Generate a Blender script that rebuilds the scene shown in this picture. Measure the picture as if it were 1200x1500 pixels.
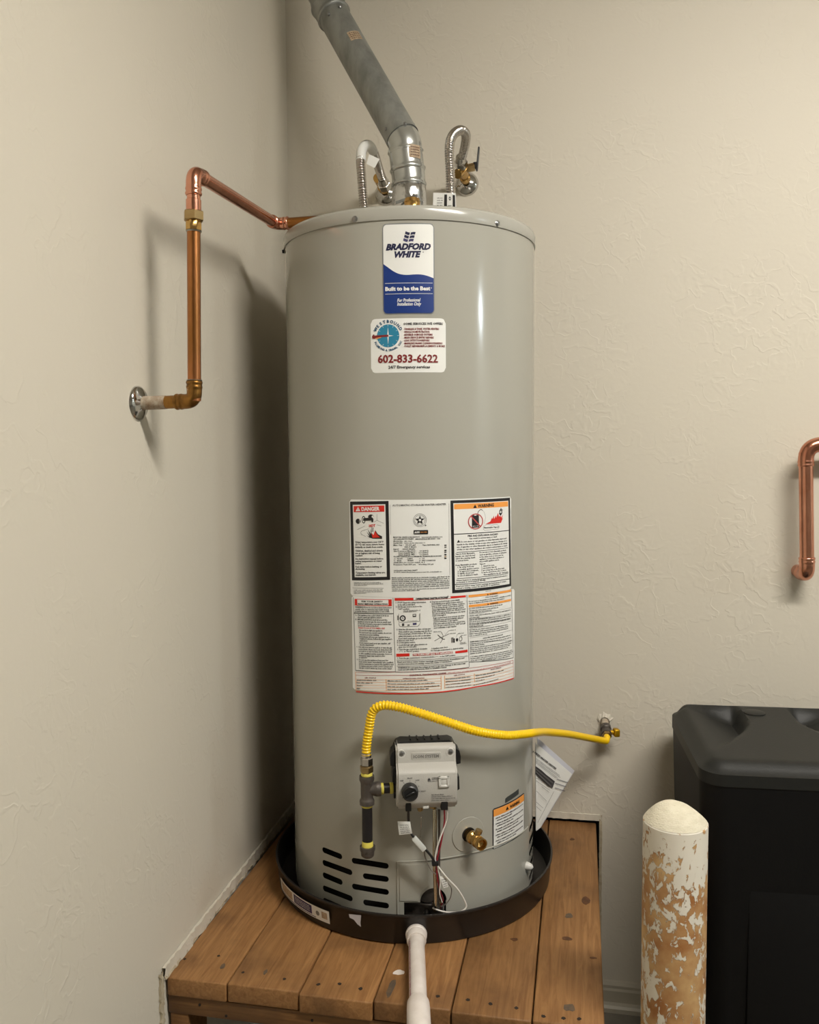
import bpy, bmesh, math, random
import numpy as np
from mathutils import Vector, Matrix
from mathutils.geometry import delaunay_2d_cdt
random.seed(4)
for o in list(bpy.data.objects): bpy.data.objects.remove(o)
SC = bpy.context.scene; COL = SC.collection
PI = math.pi

# ------------------------------------------------------------------ camera, world, exposure
F_PX = 1259.5
CAM = np.array([0.7963, -2.3591, 1.5397])
RGT = np.array([0.98090254, 0.19434159, -0.00784566])
UPV = np.array([-0.0055421, 0.06824843, 0.99765296])
FWD = np.array([-0.19442092, 0.97855685, -0.06802212])
cd = bpy.data.cameras.new('camera'); cam = bpy.data.objects.new('camera', cd); COL.objects.link(cam)
cd.sensor_fit = 'HORIZONTAL'; cd.sensor_width = 36; cd.lens = 36*F_PX/1200; cd.clip_start = .02
M = Matrix.Identity(4)
for i in range(3):
    M[i][0] = RGT[i]; M[i][1] = UPV[i]; M[i][2] = -FWD[i]; M[i][3] = CAM[i]
cam.matrix_world = M; SC.camera = cam
w = bpy.data.worlds.new('world'); SC.world = w; w.use_nodes = True
w.node_tree.nodes['Background'].inputs[0].default_value = (.9, .85, .75, 1)
w.node_tree.nodes['Background'].inputs[1].default_value = .05
SC.view_settings.view_transform = 'Standard'; SC.view_settings.look = 'None'
SC.view_settings.gamma = 1; SC.view_settings.use_curve_mapping = False
SC.view_settings.exposure = 0.0
LAMP_POWER = 115.0            # emission strength of the ceiling tubes' diffuser
LAMP_COL = (1.0, .955, .88)
CEIL = 3.0

# ------------------------------------------------------------------ pixel helpers (photo frame 1200 x 1500)
HX, HY, R = .4, -.34, .29     # heater axis and jacket radius
ZP = .516                     # top of the wooden platform
def ray(u, v): return (u-600)/F_PX*RGT - (v-750)/F_PX*UPV + FWD
def onplane(u, v, ax, val):
    d = ray(u, v); return Vector(CAM + d*(val-CAM[ax])/d[ax])
def oncyl(u, v, rr):
    d = ray(u, v); o = CAM[:2]-np.array([HX, HY]); A = d[:2]@d[:2]; B = 2*o@d[:2]; C = o@o-rr*rr
    D = B*B-4*A*C
    t = (-B-math.sqrt(max(D, 0)))/2/A; return Vector(CAM+t*d)
def SZ(u, v, rr=R):           # arc length and height on the jacket
    X = oncyl(u, v, rr); return (math.atan2(X[1]-HY, X[0]-HX)+PI/2)*rr, X[2]
def cylp(s, z, off=0.0, rr=R):
    a = s/rr-PI/2; return (HX+(rr+off)*math.cos(a), HY+(rr+off)*math.sin(a), z)

# ------------------------------------------------------------------ materials
def lin(c): return tuple((x/12.92 if x <= .04045 else ((x+.055)/1.055)**2.4) for x in [k/255 for k in c])
MATS = {}
def mat(name, rgb, rough=.5, metal=0.0, var=0.0, vscale=8.0, bump=0.0, bscale=60.0, vcol=None, stretch=None, coat=0.0, emit=None, spec=None, alpha=None):
    """rgb in 0-255 sRGB; var = how much of vcol is mixed in by noise"""
    m = bpy.data.materials.new(name); m.use_nodes = True; MATS[name] = m
    nt = m.node_tree; b = nt.nodes['Principled BSDF']; N = nt.nodes.new; Lk = nt.links.new
    c = lin(rgb)+(1,)
    b.inputs['Base Color'].default_value = c; b.inputs['Roughness'].default_value = rough; b.inputs['Metallic'].default_value = metal
    b.inputs['Coat Weight'].default_value = coat; b.inputs['Coat Roughness'].default_value = .12
    if spec is not None: b.inputs['Specular IOR Level'].default_value = spec
    if emit: b.inputs['Emission Color'].default_value = emit[0]+(1,); b.inputs['Emission Strength'].default_value = emit[1]
    if var or bump:
        tc = N('ShaderNodeTexCoord'); mp = N('ShaderNodeMapping'); Lk(tc.outputs['Object'], mp.inputs[0])
        if stretch: mp.inputs['Scale'].default_value = stretch
        if var:
            n = N('ShaderNodeTexNoise'); n.inputs['Scale'].default_value = vscale; n.inputs['Detail'].default_value = 5; n.inputs['Roughness'].default_value = .6
            Lk(mp.outputs[0], n.inputs['Vector'])
            r = N('ShaderNodeValToRGB'); r.color_ramp.elements[0].position = .38; r.color_ramp.elements[1].position = .66
            d = lin(vcol) if vcol else tuple(x*.6 for x in c[:3])
            r.color_ramp.elements[0].color = c; r.color_ramp.elements[1].color = tuple(c[i]*(1-var)+d[i]*var for i in range(3))+(1,)
            Lk(n.outputs['Fac'], r.inputs[0]); Lk(r.outputs[0], b.inputs['Base Color'])
        if bump:
            n2 = N('ShaderNodeTexNoise'); n2.inputs['Scale'].default_value = bscale; n2.inputs['Detail'].default_value = 4
            Lk(mp.outputs[0], n2.inputs['Vector'])
            bp = N('ShaderNodeBump'); bp.inputs['Strength'].default_value = bump; bp.inputs['Distance'].default_value = .002
            Lk(n2.outputs['Fac'], bp.inputs['Height']); Lk(bp.outputs[0], b.inputs['Normal'])
    return m

def wall_mat(name, rgb):
    m = mat(name, rgb, .55); nt = m.node_tree; N = nt.nodes.new; Lk = nt.links.new; b = nt.nodes['Principled BSDF']
    b.inputs['Specular IOR Level'].default_value = .3
    tc = N('ShaderNodeTexCoord')
    # hand-trowelled drywall: thin curling ridges plus fine orange peel
    n1 = N('ShaderNodeTexNoise'); n1.inputs['Scale'].default_value = 21; n1.inputs['Detail'].default_value = 2.5; n1.inputs['Distortion'].default_value = .45; Lk(tc.outputs['Object'], n1.inputs['Vector'])
    r1 = N('ShaderNodeValToRGB'); e = r1.color_ramp.elements; e[0].position = .46; e[0].color = (0, 0, 0, 1); e[1].position = .58; e[1].color = (.25, .25, .25, 1)
    k = e.new(.50); k.color = (1, 1, 1, 1); Lk(n1.outputs['Fac'], r1.inputs[0])
    mk = N('ShaderNodeTexNoise'); mk.inputs['Scale'].default_value = 4.5; Lk(tc.outputs['Object'], mk.inputs['Vector'])
    rm = N('ShaderNodeValToRGB'); rm.color_ramp.elements[0].position = .42; rm.color_ramp.elements[1].position = .6; Lk(mk.outputs['Fac'], rm.inputs[0])
    mul = N('ShaderNodeMath'); mul.operation = 'MULTIPLY'; Lk(r1.outputs[0], mul.inputs[0]); Lk(rm.outputs[0], mul.inputs[1])
    n2 = N('ShaderNodeTexNoise'); n2.inputs['Scale'].default_value = 70; n2.inputs['Detail'].default_value = 3; Lk(tc.outputs['Object'], n2.inputs['Vector'])
    s2 = N('ShaderNodeMath'); s2.operation = 'MULTIPLY'; s2.inputs[1].default_value = .5; Lk(n2.outputs['Fac'], s2.inputs[0])
    ad = N('ShaderNodeMath'); ad.operation = 'ADD'; Lk(mul.outputs[0], ad.inputs[0]); Lk(s2.outputs[0], ad.inputs[1])
    bp = N('ShaderNodeBump'); bp.inputs['Strength'].default_value = .32; bp.inputs['Distance'].default_value = .0018
    Lk(ad.outputs[0], bp.inputs['Height']); Lk(bp.outputs[0], b.inputs['Normal'])
    return m
WALL = wall_mat('wall_paint', (207, 200, 185))
CEILM = mat('ceiling_paint', (205, 200, 188), .8)
CAULK = mat('caulk', (186, 174, 150), .8, var=.5, vscale=50, vcol=(140, 120, 90), bump=.8, bscale=90)
BASEB = mat('baseboard_paint', (176, 169, 152), .5)
CONC = mat('concrete', (120, 114, 102), .8, var=.6, vscale=7, vcol=(80, 74, 64), bump=.3, bscale=90)
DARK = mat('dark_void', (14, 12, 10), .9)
JACKET = mat('heater_paint', (162, 160, 150), .13, spec=.5)
LIDM = mat('lid_paint', (166, 164, 155), .2, spec=.5)
DOORM = JACKET
PANM = mat('pan_plastic', (30, 28, 27), .36, var=.3, vscale=20, vcol=(44, 38, 34))
STEEL = mat('galvanised', (158, 159, 154), .42, .55, var=.8, vscale=22, vcol=(116, 118, 114), bump=.15, bscale=30, stretch=(1, 1, .4))
STEEL2 = mat('galvanised_bright', (196, 198, 194), .24, .8, var=.4, vscale=12, vcol=(140, 142, 142))
FOIL = mat('foil_tape', (205, 206, 206), .18, 1.0, bump=1.0, bscale=110)
CHROME = mat('chrome', (200, 198, 194), .12, 1.0)
STAIN = mat('stainless', (196, 190, 184), .2, 1.0)
SCREW = mat('screw_steel', (150, 150, 150), .3, 1.0)
BRASS = mat('brass', (202, 164, 100), .25, 1.0, var=.5, vscale=30, vcol=(160, 122, 66))
BRASSD = mat('brass_dull', (184, 158, 112), .36, 1.0, var=.5, vscale=30, vcol=(140, 114, 72))
BRASSB = mat('brass_yellow', (196, 152, 22), .35, .7)
COPPER = mat('copper_bright', (222, 160, 134), .22, 1.0, var=.6, vscale=14, vcol=(178, 110, 84))
COPPERO = mat('copper_old', (188, 124, 82), .3, 1.0, var=.9, vscale=9, vcol=(142, 98, 46), stretch=(1, 1, .5))
COPPERD = mat('copper_tarnish', (168, 122, 62), .36, 1.0, var=.9, vscale=22, vcol=(72, 50, 34))
SOLDER = mat('solder', (170, 168, 160), .35, 1.0)
PAINTED = mat('painted_stub', (196, 186, 168), .5, var=.8, vscale=60, vcol=(120, 84, 50))
BLKIRON = mat('black_iron', (88, 82, 77), .42, .5, var=.4, vscale=50, vcol=(112, 104, 98), bump=.4, bscale=150)
BLKPIPE = mat('black_pipe', (40, 37, 38), .45, .4)
TAPEY = mat('yellow_ptfe', (222, 208, 92), .6, bump=.5, bscale=120)
HOSEY = mat('yellow_hose', (244, 200, 10), .32, spec=.5)
BLACKP = mat('black_plastic', (22, 22, 23), .4)
GREYP = mat('grey_plastic', (178, 175, 168), .42, bump=.15, bscale=400)
GREYL = mat('light_grey_plastic', (206, 204, 198), .35)
GREYD = mat('grey_print', (120, 118, 114), .5)
TANKM = mat('tank_plastic', (9, 9, 10), .55, spec=.25, bump=.12, bscale=260)
TANKL = mat('tank_lid_plastic', (26, 27, 25), .5, spec=.4, bump=.2, bscale=260)
PVC = mat('pvc', (226, 218, 212), .35, var=.35, vscale=26, vcol=(186, 172, 160))
PVCP = mat('pvc_print', (150, 74, 100), .6)
PAPER = mat('label_white', (226, 226, 222), .45)
INK = mat('ink_black', (22, 20, 22), .5)
INKG = mat('ink_grey', (70, 68, 70), .5)
RED = mat('ink_red', (206, 36, 22), .5)
MAROON = mat('ink_maroon', (120, 28, 30), .5)
REDL = mat('ink_redline', (178, 70, 66), .5)
ORANGE = mat('ink_orange', (236, 156, 70), .5)
BLUE = mat('ink_blue', (8, 46, 116), .42)
NAVY = mat('ink_navy', (22, 24, 62), .45)
TEAL = mat('ink_teal', (36, 124, 156), .45)
TEALD = mat('ink_teal_dark', (30, 76, 110), .45)
GREYEDGE = mat('label_edge', (128, 130, 132), .3, .3)
PURPLE = mat('ink_purple', (62, 58, 100), .5)
TAN = mat('aged_label', (190, 168, 140), .7, var=.6, vscale=120, vcol=(120, 96, 76))
BAGM = mat('bag_paper', (196, 196, 204), .3, spec=.5)
WIREW = mat('wire_white', (226, 222, 216), .4)
WIRER = mat('wire_red', (140, 26, 44), .4)
WIREG = mat('wire_grey', (120, 112, 106), .4)
WIREK = mat('wire_black', (20, 20, 22), .4)
TUBEA = mat('alu_tube', (196, 190, 170), .25, 1.0)
CONN = mat('connector_clear', (206, 208, 204), .3)
CEMENT = mat('concrete_cap', (214, 207, 186), .85, var=.4, vscale=60, vcol=(186, 176, 148), bump=1.2, bscale=220, stretch=(1, 1, 3))
LAMPM2 = mat('cool_lamp_diffuser', (245, 250, 255), .5, emit=((.80, .92, 1.0), 170.0))
LAMPM = mat('lamp_diffuser', (255, 250, 240), .5, emit=(LAMP_COL, LAMP_POWER))
HOUSING = mat('lamp_housing', (225, 225, 222), .5)
TAPEG = mat('grey_tape', (66, 68, 66), .35)

def wood_mat(name, rgb, rgb2, rot=False):
    m = mat(name, rgb, .5); nt = m.node_tree; N = nt.nodes.new; Lk = nt.links.new; b = nt.nodes['Principled BSDF']
    b.inputs['Specular IOR Level'].default_value = .35
    tc = N('ShaderNodeTexCoord'); oi = N('ShaderNodeObjectInfo')
    off = N('ShaderNodeVectorMath'); off.operation = 'SCALE'; off.inputs[0].default_value = (3.1, 7.7, 1.3); Lk(oi.outputs['Random'], off.inputs['Scale'])
    add = N('ShaderNodeVectorMath'); Lk(tc.outputs['Object'], add.inputs[0]); Lk(off.outputs[0], add.inputs[1])
    mp = N('ShaderNodeMapping'); mp.inputs['Scale'].default_value = (2.0, 30, 30) if rot else (30, 2.0, 30); Lk(add.outputs[0], mp.inputs[0])
    g = N('ShaderNodeTexNoise'); g.inputs['Scale'].default_value = 3.2; g.inputs['Detail'].default_value = 8; g.inputs['Distortion'].default_value = 1.1; g.inputs['Roughness'].default_value = .62; Lk(mp.outputs[0], g.inputs['Vector'])
    r = N('ShaderNodeValToRGB'); r.color_ramp.elements[0].position = .3; r.color_ramp.elements[1].position = .72
    r.color_ramp.elements[0].color = lin(rgb2)+(1,); r.color_ramp.elements[1].color = lin(rgb)+(1,); Lk(g.outputs['Fac'], r.inputs[0])
    # grime blotches
    n = N('ShaderNodeTexNoise'); n.inputs['Scale'].default_value = 6.5; n.inputs['Detail'].default_value = 7; Lk(add.outputs[0], n.inputs['Vector'])
    rr = N('ShaderNodeValToRGB'); rr.color_ramp.elements[0].position = .50; rr.color_ramp.elements[0].color = (0, 0, 0, 1); rr.color_ramp.elements[1].position = .74; rr.color_ramp.elements[1].color = (.75, .75, .75, 1); Lk(n.outputs['Fac'], rr.inputs[0])
    mx = N('ShaderNodeMix'); mx.data_type = 'RGBA'; Lk(rr.outputs[0], mx.inputs[0]); Lk(r.outputs[0], mx.inputs[6]); mx.inputs[7].default_value = lin((84, 58, 36))+(1,)
    # per board tint
    hs = N('ShaderNodeHueSaturation'); mr = N('ShaderNodeMapRange'); mr.inputs[3].default_value = .82; mr.inputs[4].default_value = 1.12
    Lk(oi.outputs['Random'], mr.inputs[0]); Lk(mr.outputs[0], hs.inputs['Value']); Lk(mx.outputs[2], hs.inputs['Color']); Lk(hs.outputs[0], b.inputs['Base Color'])
    bp = N('ShaderNodeBump'); bp.inputs['Strength'].default_value = .35; bp.inputs['Distance'].default_value = .0015; Lk(g.outputs['Fac'], bp.inputs['Height']); Lk(bp.outputs[0], b.inputs['Normal'])
    return m
WOOD = wood_mat('deck_wood', (160, 118, 74), (122, 84, 48))
WOODR = wood_mat('rail_wood', (140, 100, 58), (104, 70, 38), True)
KNOT = mat('knot', (96, 60, 34), .6, var=.8, vscale=90, vcol=(60, 38, 24))
STAINK = mat('stain_dark', (74, 66, 58), .6, var=.7, vscale=70, vcol=(112, 88, 62))
NAIL = mat('nail_hole', (34, 24, 16), .8)

def post_mat():
    m = mat('peeling_post', (226, 220, 206), .55); nt = m.node_tree; N = nt.nodes.new; Lk = nt.links.new; b = nt.nodes['Principled BSDF']
    tc = N('ShaderNodeTexCoord'); mp = N('ShaderNodeMapping'); mp.inputs['Scale'].default_value = (1, 1, .62); Lk(tc.outputs['Object'], mp.inputs[0])
    n = N('ShaderNodeTexNoise'); n.inputs['Scale'].default_value = 75; n.inputs['Detail'].default_value = 9; n.inputs['Roughness'].default_value = .62; n.inputs['Distortion'].default_value = .5; Lk(mp.outputs[0], n.inputs['Vector'])
    n0 = N('ShaderNodeTexNoise'); n0.inputs['Scale'].default_value = 9; n0.inputs['Detail'].default_value = 2; Lk(mp.outputs[0], n0.inputs['Vector'])
    av = N('ShaderNodeMath'); av.operation = 'MULTIPLY_ADD'; av.inputs[1].default_value = .72; Lk(n0.outputs['Fac'], av.inputs[0]); Lk(n.outputs['Fac'], av.inputs[2])
    sx = N('ShaderNodeSeparateXYZ'); Lk(tc.outputs['Object'], sx.inputs[0])
    # more paint is left near the top and on the lower left flank
    mr = N('ShaderNodeMapRange'); mr.inputs[1].default_value = .885; mr.inputs[2].default_value = .80; mr.inputs[3].default_value = -.13; mr.inputs[4].default_value = .062; Lk(sx.outputs['Z'], mr.inputs[0])
    ad = N('ShaderNodeMath'); ad.operation = 'ADD'; Lk(av.outputs[0], ad.inputs[0]); Lk(mr.outputs[0], ad.inputs[1])
    r = N('ShaderNodeValToRGB'); r.color_ramp.elements[0].position = .86; r.color_ramp.elements[1].position = .885; Lk(ad.outputs[0], r.inputs[0])
    n3 = N('ShaderNodeTexNoise'); n3.inputs['Scale'].default_value = 16; n3.inputs['Detail'].default_value = 6; Lk(tc.outputs['Object'], n3.inputs['Vector'])
    r3 = N('ShaderNodeValToRGB'); r3.color_ramp.elements[0].position = .36; r3.color_ramp.elements[1].position = .66; r3.color_ramp.elements[0].color = lin((158, 104, 56))+(1,); r3.color_ramp.elements[1].color = lin((208, 172, 120))+(1,); Lk(n3.outputs['Fac'], r3.inputs[0])
    mx = N('ShaderNodeMix'); mx.data_type = 'RGBA'; Lk(r.outputs[0], mx.inputs[0]); mx.inputs[6].default_value = lin((224, 217, 202))+(1,); Lk(r3.outputs[0], mx.inputs[7]); Lk(mx.outputs[2], b.inputs['Base Color'])
    iv = N('ShaderNodeMath'); iv.operation = 'SUBTRACT'; iv.inputs[0].default_value = 1; Lk(r.outputs[0], iv.inputs[1])
    bp = N('ShaderNodeBump'); bp.inputs['Strength'].default_value = .8; bp.inputs['Distance'].default_value = .0015; Lk(iv.outputs[0], bp.inputs['Height']); Lk(bp.outputs[0], b.inputs['Normal'])
    return m
POST = post_mat()

# ------------------------------------------------------------------ mesh helpers
def obj(name, verts, faces, m, parent=None, smooth=None, mats=None, midx=None):
    me = bpy.data.meshes.new(name); me.from_pydata([tuple(v) for v in verts], [], faces); me.update()
    for x in (mats or [m]): me.materials.append(x)
    if midx is not None: me.polygons.foreach_set('material_index', midx)
    if smooth: 
        me.polygons.foreach_set('use_smooth', [True]*len(me.polygons))
        if smooth is not True: me.set_sharp_from_angle(angle=math.radians(smooth))
    o = bpy.data.objects.new(name, me); COL.objects.link(o)
    if parent is not None: attach(o, parent)
    return o
def attach(o, parent):
    o.parent = parent
    q = parent; Mx = Matrix.Identity(4)
    o.matrix_parent_inverse = (Matrix.Translation(parent['_loc']) if '_loc' in parent else Matrix.Identity(4)).inverted()
def thing(name, label, cat, loc, group=None):
    o = bpy.data.objects.new(name, None); COL.objects.link(o); o.location = loc; o.empty_display_size = .05
    o['_loc'] = [float(x) for x in loc]; return tag(o, label, cat, group)
def tag(o, label, cat, group=None):
    o['label'] = label; o['category'] = cat
    if group: o['group'] = group
    return o
def struct(o, label=None):
    o['kind'] = 'structure'
    if label: o['label'] = label
    return o
def frame(d):
    d = Vector(d).normalized(); a = Vector((0, 0, 1)) if abs(d.z) < .9 else Vector((0, 1, 0))
    x = a.cross(d).normalized(); return x, d.cross(x), d
def lathe(prof, org, d, n=32, cap=True):
    """prof: list of (radius, distance along d)"""
    x, y, d = frame(d); org = Vector(org); V = []; Fc = []
    for r, h in prof:
        for i in range(n):
            a = 2*PI*i/n; V.append(org+d*h+x*(r*math.cos(a))+y*(r*math.sin(a)))
    for k in range(len(prof)-1):
        for i in range(n):
            j = (i+1) % n; Fc.append((k*n+i, k*n+j, (k+1)*n+j, (k+1)*n+i))
    if cap:
        Fc.append(tuple(range(n-1, -1, -1))); b = (len(prof)-1)*n; Fc.append(tuple(b+i for i in range(n)))
    return V, Fc
def cr(pts, n=10):
    P = [Vector(p) for p in pts]; P = [2*P[0]-P[1]]+P+[2*P[-1]-P[-2]]; out = []
    for k in range(1, len(P)-2):
        for i in range(n):
            t = i/n; a, b, c, e = P[k-1:k+3]
            out.append(.5*((2*b)+(c-a)*t+(2*a-5*b+4*c-e)*t*t+(3*b-a-3*c+e)*t**3))
    out.append(P[-2]); return out
def resample(P, step):
    L = [0]
    for a, b in zip(P, P[1:]): L.append(L[-1]+(b-a).length)
    n = max(2, int(round(L[-1]/step))); out = []; k = 0
    for i in range(n+1):
        s = L[-1]*i/n
        while k < len(L)-2 and L[k+1] < s: k += 1
        t = (s-L[k])/max(L[k+1]-L[k], 1e-9); out.append(P[k].lerp(P[k+1], min(max(t, 0), 1)))
    return out, L[-1]
def tube(P, rad, n=14, cap=True):
    P = [Vector(p) for p in P]; V = []; Fc = []; x = None
    for i, p in enumerate(P):
        d = (P[min(i+1, len(P)-1)]-P[max(i-1, 0)]).normalized()
        if x is None: x = frame(d)[0]
        x = (x-d*x.dot(d)).normalized(); y = d.cross(x); r = rad(i/(len(P)-1)) if callable(rad) else rad
        for k in range(n):
            a = 2*PI*k/n; V.append(p+x*(r*math.cos(a))+y*(r*math.sin(a)))
    for i in range(len(P)-1):
        for k in range(n):
            j = (k+1) % n; Fc.append((i*n+k, i*n+j, (i+1)*n+j, (i+1)*n+k))
    if cap:
        Fc.append(tuple(range(n-1, -1, -1))); b = (len(P)-1)*n; Fc.append(tuple(b+i for i in range(n)))
    return V, Fc
def join(*vf):
    V = []; Fc = []
    for v, f in vf:
        o = len(V); V += list(v); Fc += [tuple(i+o for i in q) for q in f]
    return V, Fc
def box(c, size, bev=0.0, seg=2, axes=None):
    bm = bmesh.new(); bmesh.ops.create_cube(bm, size=1.0)
    for v in bm.verts: v.co = Vector((v.co.x*size[0], v.co.y*size[1], v.co.z*size[2]))
    if bev: bmesh.ops.bevel(bm, geom=bm.edges[:], offset=bev, segments=seg, profile=.5, affect='EDGES')
    A = axes or (Vector((1, 0, 0)), Vector((0, 1, 0)), Vector((0, 0, 1))); c = Vector(c)
    V = [c+A[0]*v.co.x+A[1]*v.co.y+A[2]*v.co.z for v in bm.verts]
    bm.verts.index_update(); Fc = [tuple(v.index for v in f.verts) for f in bm.faces]; bm.free(); return V, Fc
def prism(poly, fn, d0, d1, bev=0):
    """poly 2D list; fn(a,b,d)->point; closed prism between depth d0 and d1"""
    n = len(poly); V = [fn(a, b, d0) for a, b in poly]+[fn(a, b, d1) for a, b in poly]
    Fc = [tuple(range(n-1, -1, -1)), tuple(range(n, 2*n))]+[(i, (i+1) % n, n+(i+1) % n, n+i) for i in range(n)]
    return V, Fc
def rrect(x0, y0, x1, y1, r, n=5):
    out = []
    for cx, cy, a in ((x1-r, y1-r, 0), (x0+r, y1-r, 90), (x0+r, y0+r, 180), (x1-r, y0+r, 270)):
        for i in range(n+1):
            t = math.radians(a+90*i/n); out.append((cx+r*math.cos(t), cy+r*math.sin(t)))
    return out
def hexnut(org, d, r, h, bev=.1):
    return lathe([(r*.86, 0), (r, h*bev), (r, h*(1-bev)), (r*.86, h)], org, d, 6)
def elbow_path(a, c, b, rad=.02, n=10):
    """path from a to b with corner c rounded"""
    a, c, b = Vector(a), Vector(c), Vector(b); u = (a-c).normalized(); v = (b-c).normalized()
    p0 = c+u*rad; p1 = c+v*rad; out = []
    for i in range(n+1):
        t = i/n; out.append(p0*(1-t)**2+c*2*t*(1-t)+p1*t*t)
    return out
def ob(name, vf, m, parent=None, smooth=40): return obj(name, vf[0], vf[1], m, parent, smooth)

# ------------------------------------------------------------------ text (built-in font turned into flat mesh)
TXT = []          # pending texts: (string, style, callback)
_cache = {}
def flush_text():
    todo = {}
    for s, st, cb in TXT:
        if (s, st) not in _cache: todo[(s, st)] = None
    objs = {}
    for key in todo:
        s, st = key; c = bpy.data.curves.new('t', 'FONT'); c.body = s; c.size = 1; c.resolution_u = 2 if st[2] else 1
        c.offset = st[0]; c.shear = st[1]; c.fill_mode = 'FRONT'
        o = bpy.data.objects.new('t', c); COL.objects.link(o); objs[key] = o
    bpy.context.view_layer.update(); dg = bpy.context.evaluated_depsgraph_get()
    for key, o in objs.items():
        me = bpy.data.meshes.new_from_object(o.evaluated_get(dg))
        V = np.array([v.co[:2] for v in me.vertices]) if len(me.vertices) else np.zeros((0, 2))
        _cache[key] = (V, [tuple(p.vertices) for p in me.polygons]); bpy.data.meshes.remove(me)
    for o in objs.values():
        c = o.data; bpy.data.objects.remove(o); bpy.data.curves.remove(c)
    for s, st, cb in TXT:
        V, Fc = _cache[(s, st)]
        if len(V): cb(V, Fc)
    TXT.clear()
REG = (.015, 0.0, 0); BOLD = (.042, 0.0, 1); BOLDI = (.06, .28, 1); ITAL = (.012, .28, 0); SEMI = (.032, 0.0, 0); BIG = (.03, 0.0, 1); LIGHTB = (.012, 0.0, 1)
CAPH = .72      # cap height of the built-in font at size 1 (approximate)

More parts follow.
